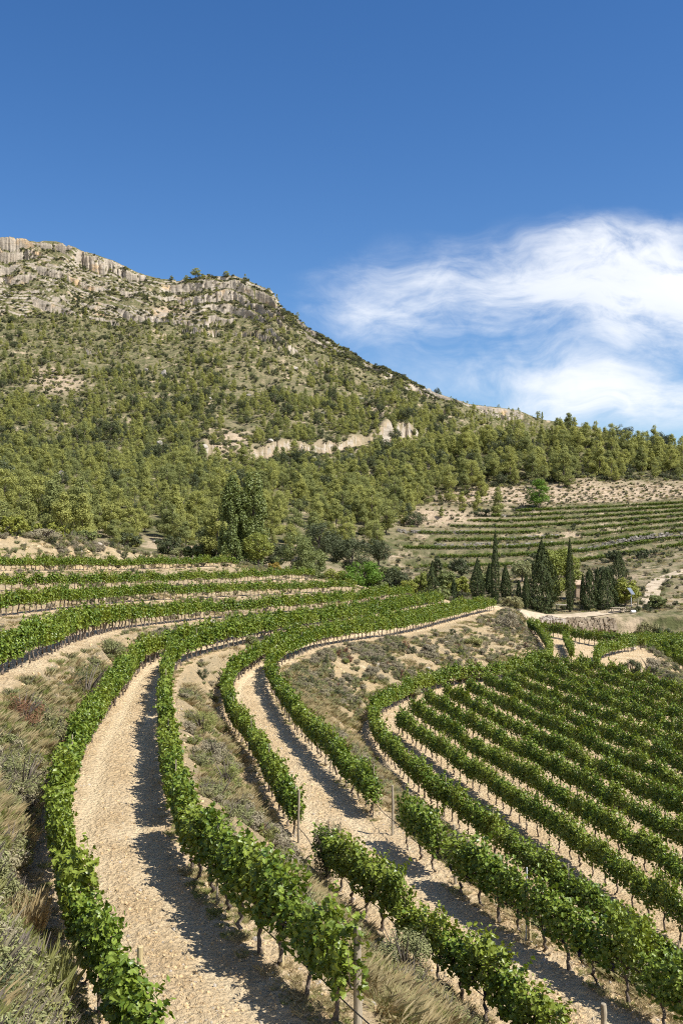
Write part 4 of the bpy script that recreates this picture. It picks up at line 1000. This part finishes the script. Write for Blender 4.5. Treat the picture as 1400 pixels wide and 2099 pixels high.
rnd(1325, 1262, 1222, 56, 150, L_GREY, 47, 'leafy grey-green bush below the road bend', 'bush', 'bush', n=2600, leaf=.2)
rnd(1360, 1275, 1238, 46, 148, L_OAK, 48, 'dark low bush beside the far vineyard, under the road', 'bush', 'bush', n=2200, leaf=.2)
rnd(1095, 1165, 1120, 50, 200, L_OAK, 49, 'dark bush on the terraces behind the tall thin cypress', 'bush', 'bush', n=1800)
rnd(945, 1172, 1132, 60, 200, L_OAK, 50, 'dark bush on the lowest stone terrace', 'bush', 'bush', n=2000)
rnd(1070, 1190, 1140, 56, 190, L_GREY, 51, 'bare greyish bush right of the tall thin cypress', 'bush', 'bush', n=1600)
rnd(1000, 1185, 1145, 60, 188, L_GREY, 52, 'grey scrub bush behind the cone-shaped cypress', 'bush', 'bush', n=1600)
rnd(895, 1162, 1122, 24, 205, L_OAK, 53, 'small upright dark bush on the lower terrace', 'bush', 'bush', n=1000)
rnd(850, 1085, 1046, 52, 285, L_OAK, 54, 'dark rounded bush above the uppermost stone wall', 'bush', 'bush', n=2000)
rnd(985, 1068, 1040, 50, 308, L_OAK, 55, 'low dark bush among the three small pines', 'bush', 'bush', n=1800)
for px, b, tp, wd, Y, lm, sd, lab in ((600, 1218, 1172, 52, 164, L_YEL, 71, 'light green bush below the large grey-green tree'), (704, 1232, 1192, 46, 156, L_SAGE, 72, 'low sage bush at the foot of the bright round pine, on its near side'), (775, 1230, 1186, 46, 160, L_SAGE, 73, 'sage-green bush between bright round pine and holm oak'),
        (838, 1230, 1190, 44, 160, L_YEL, 74, 'small yellow-green bush right of the dull holm oak'), (912, 1210, 1164, 52, 176, L_SAGE, 75, 'grey-green bush behind the crooked conifer'), (905, 1240, 1200, 40, 157, L_SAGE, 76, 'low bush between the crooked conifer and the little dark cypress'), (690, 1140, 1084, 56, 212, L_OAK, 77, 'dark oak left of the big dark holm oak'),
        (436, 1152, 1104, 56, 188, L_OAK, 78, 'dark bushy oak left of the poplars'), (395, 1150, 1116, 44, 182, L_SAGE, 79, 'sage bush by the small road behind the top row'), (345, 1142, 1096, 66, 190, L_OAK, 80, 'dark oak behind the right end of the mound'), (262, 1128, 1088, 66, 192, L_OAK, 81, 'dark oak behind the middle of the mound'), (165, 1112, 1070, 70, 190, L_SAGE, 82, 'sage-green tree behind the left part of the mound'),
        (990, 1205, 1168, 44, 178, L_SAGE, 83, 'sage bush peeking between the cone-shaped cypress and the tall thin one'), (1345, 1240, 1212, 44, 158, L_SAGE, 84, 'sage bush right of the road bend'), (1240, 1190, 1160, 50, 190, L_OAK, 85, 'dark bush on the terrace behind the bushy cypress'), (1330, 1150, 1126, 90, 208, L_OAK, 86, 'long dark hedge-like bush under the lowest stone wall'), (1262, 1142, 1120, 70, 210, L_OAK, 87, 'dark hedge bush behind the spreading conifer'),
        (640, 1170, 1108, 70, 186, L_SAGE, 88, 'leafy sage tree behind the large grey-green tree'), (800, 1172, 1130, 50, 190, L_SAGE, 89, 'sage bush at the foot of the pale rubble'),
        (20, 1100, 1056, 110, 121, L_YEL, 91, 'bright yellow-green thicket on the mound at the left edge'), (100, 1104, 1068, 100, 126, L_YEL, 92, 'wide yellow-green thicket sloping down the mound'), (170, 1112, 1086, 80, 135, L_SAGE, 93, 'low pale thicket at the end of the mound crest')):
    rnd(px, b, tp, wd, Y, lm, sd, lab, 'bush' if b - tp < 50 else 'broadleaf_tree', 'bush' if b - tp < 50 else 'tree', n=2200, leaf=.3)
for i, (px, b, tp, v, lab) in enumerate([(1105, 1046, 978, 3, 'lone umbrella-shaped pine with a bare trunk on the top terrace'), (947, 1050, 1008, 0, 'leftmost of the three small pines above the terraces'), (978, 1052, 1008, 2, 'middle one of the three small pines above the terraces'),
                                     (1020, 1066, 1003, 4, 'rightmost and tallest of the three small pines above the terraces'), (1166, 1022, 984, 1, 'small pine alone on the pale bare slope'), (905, 1060, 1036, 5, 'tiny pine sapling on the pale ground left of the terraces'),
                                     (402, 573, 553, 3, 'flat-topped pine on the cliff edge against the sky'), (383, 574, 560, 1, 'round little pine left of the flat-topped cliff pine'), (464, 568, 554, 3, 'small umbrella pine on the cliff brink, right of the flat-topped one'), (352, 573, 563, 5, 'low bushy pine at the cliff edge, leftmost of the skyline pines')]):
    Y = [322, 318, 316, 305, 350, 300, 1075, 1076, 1068, 1080][i]; sc = (b - tp) * mpx(Y) / 9
    wide = 1.6 if Y > 1000 else (1.15 if v == 3 else 1.0)
    p = P(px, b, Y=Y); z = gz(p[0], p[1]); p[2] = z - .1
    e = empty('pine_tree', p, i * 1.3, (sc * wide, sc * wide, sc)); tag(e, lab, 'pine tree')
    cm_ = PINES[v][1]
    if i == 0: cm_ = cm_.copy(); cm_.materials[0] = L_BRIGHT
    obj('trunk', PINES[v][0], e); obj('crown', cm_, e)

# ------------------------------------------------------------------ dry stone walls on the stepped hillside
def stone_wall(px0, px1, k, hgt, label, seed):
    g = np.random.default_rng(seed); mb = MB(); pv = np.arange(px0, px1, 3.0)
    base = bpos(pv, I_T0 + (k + .995 - .14) / NST + 0 * pv)
    L_ = np.concatenate([[0], np.cumsum(np.linalg.norm(np.diff(base, axis=0), axis=1))]); lay = max(2, int(hgt * .75 / .32))
    for c in range(lay):
        s = g.uniform(0, .4)
        while s < L_[-1] - .3:
            wd = g.uniform(.35, .85); p = np.array([np.interp(s, L_, base[:, i]) for i in range(3)])
            t = np.array([np.interp(min(s + .5, L_[-1]), L_, base[:, i]) for i in range(2)]) - p[:2]
            if g.uniform() > .10 + .12 * c and vn(np.array([s / 9.0]), np.array([seed * 1.0]), 5)[0] > .12:
                V, Fc = box(p + [0, -.25 + .06 * c + g.normal(0, .06), .10 + .33 * c], (wd, .5, .36), math.atan2(t[1], t[0]) + g.normal(0, .08), .05); mb.add(V, Fc)
            s += wd + .02
    o = obj('stone_wall', mb.mesh('stone_wall', [M_WALL])); return tag(o, label, 'stone wall', 'dry stone walls of the terraces')
for i, (a, b, k, h_, lab) in enumerate([(815, 985, 4, 1.4, 'short dry stone wall at the left end of the terraces, above the rubble'), (890, 1010, 2, 1.9, 'tall dry stone wall left of the tall thin cypress'), (1010, 1140, 2, 1.5, 'dry stone wall right of the tall thin cypress, lower on the slope'),
                                        (985, 1150, 3, 1.6, 'long pale dry stone wall midway up the terraces'), (1165, 1400, 1, 1.7, 'dark dry stone wall behind the tallest cypress'), (940, 1110, 5, 1.0, 'low stone wall near the upper terraces'), (1000, 1100, 7, .8, 'lowest thin stone edging under the lone pine')]):
    stone_wall(a, b, k, h_, lab, 700 + i)

# ------------------------------------------------------------------ rocks
def rock_mesh(seed, m, name='boulder', sub=2, rough=.28):
    import bmesh
    bm = bmesh.new(); bmesh.ops.create_icosphere(bm, subdivisions=sub, radius=1); g = np.random.default_rng(seed)
    pl = g.normal(size=(7, 3)); pl /= np.linalg.norm(pl, axis=1)[:, None]; dd = g.uniform(.55, .85, 7)
    for v in bm.verts:
        c = np.array(v.co)
        for n_, d_ in zip(pl, dd):
            e_ = c @ n_ - d_
            if e_ > 0: c = c - n_ * e_ * .9
        c = c * (1 + g.normal(0, rough * .12)); v.co = c
    me = bpy.data.meshes.new(name); bm.to_mesh(me); bm.free(); me.materials.append(m); return me
BOULD = [rock_mesh(40 + i, M_BOULD, 'boulder', 3) for i in range(4)]
for i, (px, py, wd, ar, lab) in enumerate([(131, 980, 24, 1.0, 'big pale boulder with a dark crease in the left wood'), (20, 955, 28, .8, 'pale boulder at the left edge of the wood'), (68, 946, 18, .8, 'small boulder between two pale ones at left'), (102, 950, 16, 1.1, 'upright pale rock in the left wood'),
      (370, 978, 22, .9, 'grey boulder among pines below the ledge'), (328, 912, 16, .8, 'round white boulder high in the pines'), (420, 918, 14, .8, 'small white boulder left of the soil scar'), (336, 772, 14, 1.6, 'tall pinnacle rock in the middle of the mountainside'), (560, 966, 36, .5, 'broad slab of rock under the ledge'),
      (878, 806, 16, .9, 'grey boulder perched on the right ridge'), (636, 790, 16, .7, 'white boulder on the slope under the ridge'), (605, 758, 14, .7, 'pale rock below the stepped cliff end'), (300, 760, 10, .8, 'small pale rock left of the pinnacle'), (740, 820, 12, .7, 'pale rock right of the white boulder'),
      (245, 905, 14, .7, 'half hidden boulder amid the pines'), (80, 835, 12, .8, 'little boulder under the orange scar'), (510, 812, 12, .6, 'flat pale rock in mid slope'), (430, 820, 11, .8, 'small pale rock left of the flat one'), (665, 850, 14, .7, 'pale rock above the ledge'), (555, 905, 12, .8, 'small white rock over the ledge'),
      (640, 945, 24, .6, 'rock slab on the pale scree'), (720, 938, 20, .6, 'pale rock on the scree below the ledge')]):
    p = pick(px, py)
    if p is None: continue
    s = wd * mpx(p.y) / 2; o = obj('boulder', BOULD[i % 4]); o.location = p + Vector((0, 0, s * ar * .4)); o.scale = (s, s * .9, s * ar); o.rotation_euler = (0, 0, i * 1.7)
    tag(o, lab, 'boulder', 'boulders on the mountainside')
ROCKN = [rock_mesh(60 + i, M_STONE, 'rock', 2) for i in range(4)]
for i, (px, py, wd, lab) in enumerate([(433, 1281, 26, 'white oblong rock on the bank between two vine rows'), (75, 1402, 16, 'pale rock on the bank under the left terrace'), (372, 1118, 16, 'whitish boulder on the mound behind the top row'), (205, 1118, 16, 'pale boulder on the mound crest'), (318, 1112, 14, 'round boulder on the mound, left of the whitish one'),
      (1298, 1332, 16, 'pale rock at the end of the far headland row'), (771, 1365, 16, 'light rock on the weedy bank'), (876, 1372, 14, 'pinkish rock lower on the weedy bank'), (915, 1320, 14, 'white rock high on the weedy bank'), (525, 1927, 18, 'white stone beside a vine trunk at the track edge')]):
    p = pick(px, py); s = wd * mpx(p.y) / 2; o = obj('rock', ROCKN[i % 4]); o.location = p + Vector((0, 0, s * .3)); o.scale = (s, s * .8, s * .6); o.rotation_euler = (0, 0, i * 2.1)
    tag(o, lab, 'rock', 'single rocks on the banks')

# ------------------------------------------------------------------ road, hut and its yard
def road(pp, wid, name, lift=.05):
    pts = np.array([np.array(pick(a, b)) for a, b in pp]); c = hermite(np.arange(len(pts)), pts, np.linspace(0, len(pts) - 1, 160))
    t = np.gradient(c[:, :2], axis=0); t /= np.linalg.norm(t, axis=1)[:, None]; V = []
    for k in np.linspace(-.5, .5, 7):
        q_ = c.copy(); q_[:, 0] += t[:, 1] * wid * k; q_[:, 1] -= t[:, 0] * wid * k
        q_[:, 2] = [gz(x, y) for x, y, _ in q_]; V.append(q_)
    V = np.array(V); V[..., 2] += lift
    V[..., 2] = np.maximum(V[..., 2], (np.cumsum(np.pad(V[..., 2], ((0, 0), (3, 3)), 'edge'), 1)[:, 6:] - np.pad(np.cumsum(np.pad(V[..., 2], ((0, 0), (3, 3)), 'edge'), 1)[:, :-6], ((0, 0), (0, 0)))) / 6 if False else V[..., 2])
    return tag(obj(name, mesh(name, V, gridfaces(7, 160)[:, ::-1], [M_ROAD], smooth=True)), kind='structure')
road([(1070, 1262), (1135, 1264), (1185, 1262), (1240, 1256), (1290, 1248), (1325, 1236), (1336, 1218), (1342, 1198), (1368, 1182), (1420, 1166)], 2.6, 'dirt_road', .10)
Yh = 159.0; k = mpx(Yh)
def at(px, py, Y):
    p = P(px, py, Y=Y); p[2] = gz(p[0], p[1]); return p
p = at(1196, 1250, 168); e = empty('stone_hut', p); tag(e, 'small orange stone hut half hidden between the dark cypresses', 'hut')
mb = MB(); mb.add(*box((0, 0, 1.2), (3.2, 3.0, 2.6))); obj('wall', mb.mesh('hut_wall', [M_HUT]), e)
mb = MB(); V = np.array([[-1.8, -1.7, 2.5], [1.8, -1.7, 2.5], [1.8, 1.7, 3.1], [-1.8, 1.7, 3.1], [-1.8, -1.7, 2.62], [1.8, -1.7, 2.62], [1.8, 1.7, 3.22], [-1.8, 1.7, 3.22]])
mb.add(V, np.array([[0, 3, 2, 1], [4, 5, 6, 7], [0, 1, 5, 4], [1, 2, 6, 5], [2, 3, 7, 6], [3, 0, 4, 7]])); obj('roof', mb.mesh('hut_roof', [M_HUT]), e)
mb = MB(); mb.add(*box((-.5, -1.52, .95), (.8, .06, 1.9))); obj('door', mb.mesh('hut_door', [M_POST]), e)
p = at(1293, 1240, 157); e = empty('solar_panel', p); tag(e, 'tilted solar panel on a steel pole beside the road', 'solar panel')
mb = MB(); mb.add(*tube([(0, 0, -.3), (0, 0, 2.9)], .05, 8)); obj('pole', mb.mesh('panel_pole', [M_METAL], True), e)
V, Fc = box((0, 0, 0), (.75, .05, 1.25)); Mx = Matrix.Rotation(R(-42), 3, 'X') @ Matrix.Rotation(0, 3, 'Z'); V = np.array([Matrix.Rotation(R(35), 3, 'Z') @ (Mx @ Vector(v)) for v in V]) + [0, 0, 3.0]
mb = MB(); mb.add(V, Fc); pn = obj('panel', mb.mesh('panel', [M_PANEL]), e)
V, Fc = box((0, .035, 0), (.82, .03, 1.32)); V = np.array([Matrix.Rotation(R(35), 3, 'Z') @ (Mx @ Vector(v)) for v in V]) + [0, 0, 3.0]
mb = MB(); mb.add(V, Fc); obj('frame', mb.mesh('panel_frame', [M_METAL]), pn)
o = obj('wooden_post', post_mesh(.09, 1.7, M_POST, 3)); o.location = at(1307, 1238, 157); tag(o, 'short dark wooden post right of the solar panel', 'post')
p = at(1297, 1246, 154.5); e = empty('water_tank', p, .4, .62); tag(e, 'white plastic tank lying under the solar panel', 'tank')
t = np.linspace(-.7, .7, 9); mb = MB(); mb.add(*tube(np.stack([t, 0 * t, 0 * t + .42], -1), .40 * (1 - np.abs(t / .72) ** 6 * .5), 14)); obj('body', mb.mesh('tank_body', [M_WHITE], True), e)
mb = MB(); mb.add(*tube([(0, 0, .78), (0, 0, .9)], .12, 10)); obj('cap', mb.mesh('tank_cap', [M_HOSE]), e)
for px, py, Y, lab, mt in ((1266, 1250, 155, 'dark table under the small yellow-green tree', M_POST), (1152, 1256, 158, 'pale stone table in the shade right of the broad conifer', M_STONE)):
    p = at(px, py, Y); e = empty('table', p, .2); tag(e, lab, 'table')
    mb = MB(); mb.add(*box((0, 0, .80), (2.2, .9, .09))); obj('table_top', mb.mesh('table_top', [mt]), e)
    for a in (-.9, .9):
        for b in (-.32, .32):
            mb = MB(); mb.add(*box((a, b, .37), (.12, .12, .76))); obj('leg', mb.mesh('table_leg', [mt]), e)
g = np.random.default_rng(5)
mb = MB(); p = at(1122, 1268, 151)
for i in range(90):
    a, r = g.uniform(0, 6.28), g.uniform(0, 1) ** .6 * 2.6
    V, Fc = box((r * math.cos(a), r * math.sin(a) * .6, max(0, .75 - r * .26) * g.uniform(.1, 1)), g.uniform(.25, .6, 3), g.uniform(0, 3), .05); mb.add(V, Fc)
o = obj('stone_heap', mb.mesh('stone_heap', [M_STONE])); o.location = p; tag(o, 'heap of loose stones in front of the broad dark conifer', 'stone heap')
mb = MB()
for i in range(300):
    pp = P(g.uniform(1140, 1262), 1277, Y=150.6); pp[2] = 0; hz = g.uniform(-13.4, -11.7); sz = g.uniform(.3, .7, 3); V, Fc = box(pp + [0, (hz + 14) * .3 + g.normal(0, .1), hz], sz, g.uniform(0, .4), .05); mb.add(V, Fc)
o = obj('stone_wall', mb.mesh('stone_wall', [M_HUTW])); tag(o, 'rough stone retaining wall under the dirt road, above the far vineyard', 'stone wall')

# ------------------------------------------------------------------ scrub, grass and stones
def tuft(seed, n, h, spread, wdt, lm, bend=.5, name='grass_tuft'):
    g = np.random.default_rng(seed); a = g.uniform(0, 6.28, n); r = spread * np.sqrt(g.uniform(0, 1, n)) * .5
    hh = h * g.uniform(.5, 1.1, n); be = bend * g.uniform(.2, 1.2, n) * hh; d = a + g.normal(0, .6, n)
    b = np.stack([r * np.cos(a), r * np.sin(a), np.full(n, -.03)], -1); dv = np.stack([np.cos(d), np.sin(d), 0 * d], -1); sd = np.stack([-np.sin(d + g.normal(0, .8, n)), np.cos(d), 0 * d], -1) * wdt * .5
    m_ = b + dv * be[:, None] * .35 + np.stack([0 * d, 0 * d, hh * .6], -1); t = b + dv * be[:, None] + np.stack([0 * d, 0 * d, hh], -1)
    V = np.stack([b - sd, b + sd, m_ + sd * .8, t, m_ - sd * .8], 1).reshape(-1, 3)
    return mesh(name, V, np.arange(5 * n).reshape(n, 5), [lm])
def scrub(seed, h, wid, n, leaf, lm, name='scrub_bush'):
    global rng
    rng = np.random.default_rng(seed); cl = []
    for i in range(14):
        d = sph(1)[0]; cl.append((d[0] * wid * .3, d[1] * wid * .3, h * (.45 + .3 * d[2]), wid * rng.uniform(.12, .22), h * rng.uniform(.18, .28)))
    V, Fq = crown(cl, n, leaf * 1.7, leaf * .5, .8, .5); mb = MB(); mb.add(V, Fq)
    for i in range(12):
        a = rng.uniform(0, 6.28); tp = np.array([math.cos(a) * wid * .35, math.sin(a) * wid * .35, h * rng.uniform(.6, 1.05)]); mb.add(*tube([(0, 0, -.05), tp * .5 + [0, 0, .1 * h], tp], [.02 * wid, .012 * wid, .005], 4, False), mi=1)
    return mb.mesh(name, [lm, M_TBARK])
PR = [tuft(1, 190, .16, .6, .006, L_DRY, 1.0), tuft(2, 170, .22, .6, .005, L_DRY, 1.4), tuft(3, 180, .18, .55, .006, L_GRASS, .9), scrub(24, .32, .6, 700, .04, L_GREY),
      scrub(5, .5, .75, 700, .05, L_GREY), scrub(6, .42, .7, 600, .05, L_PURP), scrub(7, .55, .75, 700, .05, L_OAK), tuft(8, 150, .24, .6, .007, L_PURP, .9), scrub(9, .5, .7, 600, .05, L_RED), scrub(10, .45, .7, 650, .055, L_GRASS)]
rng = np.random.default_rng(77)
SP, SR, SS, SV = [], [], [], []
def sow(si, n, weights, s0, s1, smax=1.0, far=1.0, vlo=.03, vhi=.97, clus=.15):
    a, nn, bk = STRIP[si]
    s = rng.uniform(s0, s1, n); v = rng.uniform(vlo, vhi, n); jj = np.interp(s, SQ, np.arange(ns_)); ii = a + v * nn
    i0, j0 = np.minimum(ii.astype(int), nv_ - 2), np.minimum(jj.astype(int), ns_ - 2); fa, fb = (ii - i0)[:, None], (jj - j0)[:, None]
    p = (GV[i0, j0] * (1 - fa) + GV[i0 + 1, j0] * fa) * (1 - fb) + (GV[i0, j0 + 1] * (1 - fa) + GV[i0 + 1, j0 + 1] * fa) * fb
    n1 = fbm(p[:, 0] / 2.2, p[:, 1] / 2.2, 3, 131 + si); ok = n1 > clus - rng.uniform(0, .5, n)
    kx = fbm(p[:, 0] / 3.0, p[:, 1] / 3.0, 2, 141) ; wgt = np.asarray(weights, float); cw = np.cumsum(wgt / wgt.sum())
    u = np.clip(rng.uniform(0, 1, n) * .45 + (kx * .8 + .5) * .55, 0, .999)
    var = np.searchsorted(cw, u)
    for q_, k_, o_ in zip(p, var, ok):
        if o_:
            SP.append(q_); SR.append(rng.uniform(0, 6.28)); s_ = smax * rng.uniform(.55, 1.25); SS.append((s_, s_, s_ * rng.uniform(.8, 1.2))); SV.append(k_)
#            dry dry2 grn gry  greyS purpS oakS purpT red  grnS
sow(9, 7500, [3, 2.5, 3.4, 2.4, .9, 1.0, .2, 2.6, .35, 1.2], .2, 3.6, 1.0, vlo=.12)
sow(9, 1800, [3, 3, 6, 1, .5, .3, 0, 1, .1, 1.5], .2, 1.7, 1.25, vlo=.2, clus=-.1)
sow(9, 900, [3, 3, 2, 3, 1.6, 1.5, .4, 2, .5, .8], 3.4, 6.0, 1.15, vlo=.5)
sow(9, 260, [3, 3, 2, 3, 1.6, 1.5, .4, 2, .5, .8], 3.4, 6.0, .9, vlo=.03, vhi=.5, clus=.25)
sow(9, 400, [3, 2, 1, 1, 1, 1, .3, 1, .2, .3], 6, 10.5, 1.0, clus=.3)
sow(11, 5200, [4, 4, 2.8, 1.8, .6, .6, .05, 2.2, .1, 1.0], .1, 4.8, .95, vlo=.14)
sow(11, 350, [3, 3, 1, 1, 1, 1, .2, 2, .2, .5], 4.8, 10.5, 1.0, clus=.3)
sow(13, 6500, [5, 4, 1.5, 2, .4, .6, .1, 2.5, .2, .4], .1, 5.4, .95)
sow(13, 5200, [3.2, 2.8, 2.8, 1.6, .9, 1.7, .3, 2.8, .5, 2.4], 5.2, 11.6, 1.05, clus=.08, vlo=.08)
for si in (3, 5, 7): sow(si, 1100, [3, 3, 1.5, 1.5, 1, 1, .4, 2, .2, .8], 4, 10.5, 1.0, clus=.15)
sow(1, 1300, [3, 3, 3, 2, 2, 2.5, .8, 3, .2, 1], 4.5, 11, 1.5, clus=.15)
sow(0, 700, [2, 2, 5, 4, 2, 1, .5, 1, 0, 2], 5, 10.5, 2.6, clus=-.2)
sow(15, 700, [2, 2, 1, 2, 2, 2, .8, 2, .4, 1], 5.0, 11.5, 1.1, clus=.1)
for si in (10, 12): sow(si, 700, [3, 2, 3, 0, 0, 0, 0, 1, 0, 0], .5, 6, .42, vlo=.80, clus=.2); sow(si, 350, [3, 2, 3, 0, 0, 0, 0, 1, 0, 0], .5, 6, .42, vhi=.14, clus=.2)
sow(14, 900, [2, 1, 3, 1, 0, 0, 0, 1, .5, 0], .5, 9, .45, clus=.2)
# scrub on the pale slope, the valley fields and between the stepped vines
n = 10500; pv = rng.uniform(700, 1560, n); rv = np.where(rng.uniform(0, 1, n) < .35, rng.uniform(6.0, 6.45, n), np.where(rng.uniform(0, 1, n) < .7, rng.uniform(5.0, 6.0, n), rng.uniform(2.2, 5.0, n)))
pp = bpos(pv, rv); fr = ((rv - 5) * NST) % 1; ok = (rv >= 6) | (rv < 5) | (fr > .78) | (rng.uniform(0, 1, n) < .3)
for q_ in pp[ok]:
    SP.append(q_); SR.append(rng.uniform(0, 6.28)); s_ = rng.uniform(.9, 2.3); SS.append((s_, s_, s_ * .8)); SV.append(rng.choice([0, 1, 2, 4, 5, 6, 7, 9], p=[.22, .16, .08, .16, .10, .10, .10, .08]))
scatter('wild_scrub', SP, np.array(SR), np.array(SS), SV, PR)
# low bushes all over the mountain
n = 30000; pv = rng.uniform(-200, 1500, n); rv = rng.uniform(6.3, 10.98, n) ; pp = bpos(pv, rv); dz = bpos(pv, rv + .01) - pp; ok = (dz[:, 2] / np.maximum(dz[:, 1], .01) < 1.0) & ((pv < 950) | (rv < 7.1)) & (fbm(pp[:, 0] / 14, pp[:, 1] / 14, 3, 161) > -.25)
pv2 = rng.uniform(-150, 900, 9000); pp2 = bpos(pv2, rng.uniform(9.8, 10.97, 9000))
pp = np.concatenate([pp[ok], pp2[(fbm(pp2[:, 0] / 18, pp2[:, 2] / 3.5, 3, 163) > .08)]]); sc = rng.uniform(1.2, 3.6, len(pp)) * np.interp(pp[:, 1], [300, 1000], [1.0, 1.5])
MS = [scrub(15, .6, .9, 160, .12, L_OAK), scrub(16, .5, 1.0, 160, .12, L_GREY), scrub(17, .5, 1.0, 160, .12, L_PINE)]
scatter('mountain_scrub', pp, rng.uniform(0, 6.28, len(pp)), np.stack([sc, sc, sc * .9], -1), rng.choice(3, len(pp), p=[.45, .3, .25]), MS)
# clods and stones on the tracks
SP, SR, SS, SV = [], [], [], []
def strew(si, n, s0, s1, lo, hi):
    a, nn, bk = STRIP[si]; u = rng.uniform(0, 1, n); s = s0 + (s1 - s0) * u ** 1.3; v = rng.uniform(.02, .98, n); jj = np.interp(s, SQ, np.arange(ns_)); ii = a + v * nn
    i0, j0 = np.minimum(ii.astype(int), nv_ - 2), np.minimum(jj.astype(int), ns_ - 2); p = GV[i0, j0] + (GV[i0 + 1, j0] - GV[i0, j0]) * (ii - i0)[:, None] + (GV[i0, j0 + 1] - GV[i0, j0]) * (jj - j0)[:, None]
    sz = lo + (hi - lo) * rng.uniform(0, 1, n) ** 5
    rk = RUT[i0, j0] < rng.uniform(.2, 1.0, n)
    for q_, z_ in zip(p[rk], sz[rk]): SP.append(q_); SR.append((rng.uniform(0, 6), rng.uniform(0, 6), rng.uniform(0, 6))); SS.append((z_, z_ * rng.uniform(.6, 1), z_ * rng.uniform(.4, .8))); SV.append(rng.integers(6))
strew(10, 12000, .5, 4.5, .008, .060); strew(12, 9000, .3, 4.8, .009, .070); strew(11, 2500, .3, 5, .012, .09); strew(13, 4500, .3, 11, .02, .16); strew(9, 2200, .5, 6, .015, .13); strew(14, 4000, .5, 9, .02, .08)
strew(3, 700, 4, 10, .03, .2); strew(5, 700, 4, 10, .03, .2); strew(7, 900, 4, 10, .03, .2); strew(1, 900, 5, 10, .04, .3); strew(15, 500, 5, 11, .03, .2)
ST = [rock_mesh(80 + i, M_CLOD if i < 5 else M_STONE, 'stone', 1, .5) for i in range(6)]
scatter('stones', SP, np.array(SR), np.array(SS), SV, ST)

# single shrubs that stand out on the banks
SHR = [(830, 2020, 130, 120, L_GREY, 'big bushy grey-green broom on the bank beside the thick wooden post'), (672, 1800, 80, 120, L_OAK, 'tall wispy dark bush in the gap below the lone grey post'), (175, 1440, 130, 75, L_OAK, 'large leafy green bramble on the left bank, by the bend of the left row'),
       (45, 1490, 110, 75, L_RED, 'rusty brown shrub on the left bank'), (120, 1560, 70, 45, L_RED, 'smaller rusty shrub lower on the left bank'), (45, 1640, 130, 90, L_GREY, 'wide grey-green broom at the left edge'), (230, 1345, 70, 40, L_GREY, 'grey shrub on the bank above the left row'),
       (440, 1560, 70, 45, L_PURP, 'round grey-brown cushion shrub between the two tracks'), (415, 1500, 80, 50, L_GRASS, 'green grassy broom between the two tracks'), (465, 1620, 80, 60, L_GRASS, 'tufted green broom near the second track, below the brown cushion'), (515, 1325, 40, 26, L_GREY, 'low bush on the bank above the second bend'),
       (840, 1430, 60, 28, L_GREY, 'olive scrub at the inner bend of the outer row'), (765, 1385, 40, 24, L_PURP, 'dull purple scrub on the weedy bank'), (970, 1325, 44, 26, L_GRASS, 'green scrub on the weedy bank near the spur'), (1040, 1290, 60, 40, L_PURP, 'grey scrub on the crest of the terrace spur'), (880, 1340, 40, 22, L_PURP, 'brownish scrub high on the weedy bank'),
       (1295, 1385, 44, 36, L_OAK, 'dark bush on the mound beside the field'), (1330, 1380, 50, 34, L_PURP, 'grey brush on the mound beside the field'), (300, 1250, 30, 16, L_GREY, 'small round bush between upper terrace rows'), (30, 1905, 110, 60, L_DRY, 'straw-coloured tussock at the lower left edge'), (70, 2050, 130, 90, L_GRASS, 'long green grass tussock in the bottom left corner'),
       (370, 1142, 50, 22, L_GREY, 'silvery bush by the small road behind the top row'), (90, 1105, 90, 22, L_PURP, 'grey dry brush on the mound crest')]
for i, (px, py, wd, ht, lm, lab) in enumerate(SHR):
    p = pick(px, py); k = p.length / F
    if lm in (L_DRY,) or 'tussock' in lab: me = tuft(600 + i, 700, ht * k, wd * k, .012, lm, .6, 'shrub')
    else: me = scrub(600 + i, ht * k, wd * k, 2600, max(.045, 2.2 * k), lm, 'shrub')
    o = obj('shrub', me); o.location = p; tag(o, lab, 'shrub')
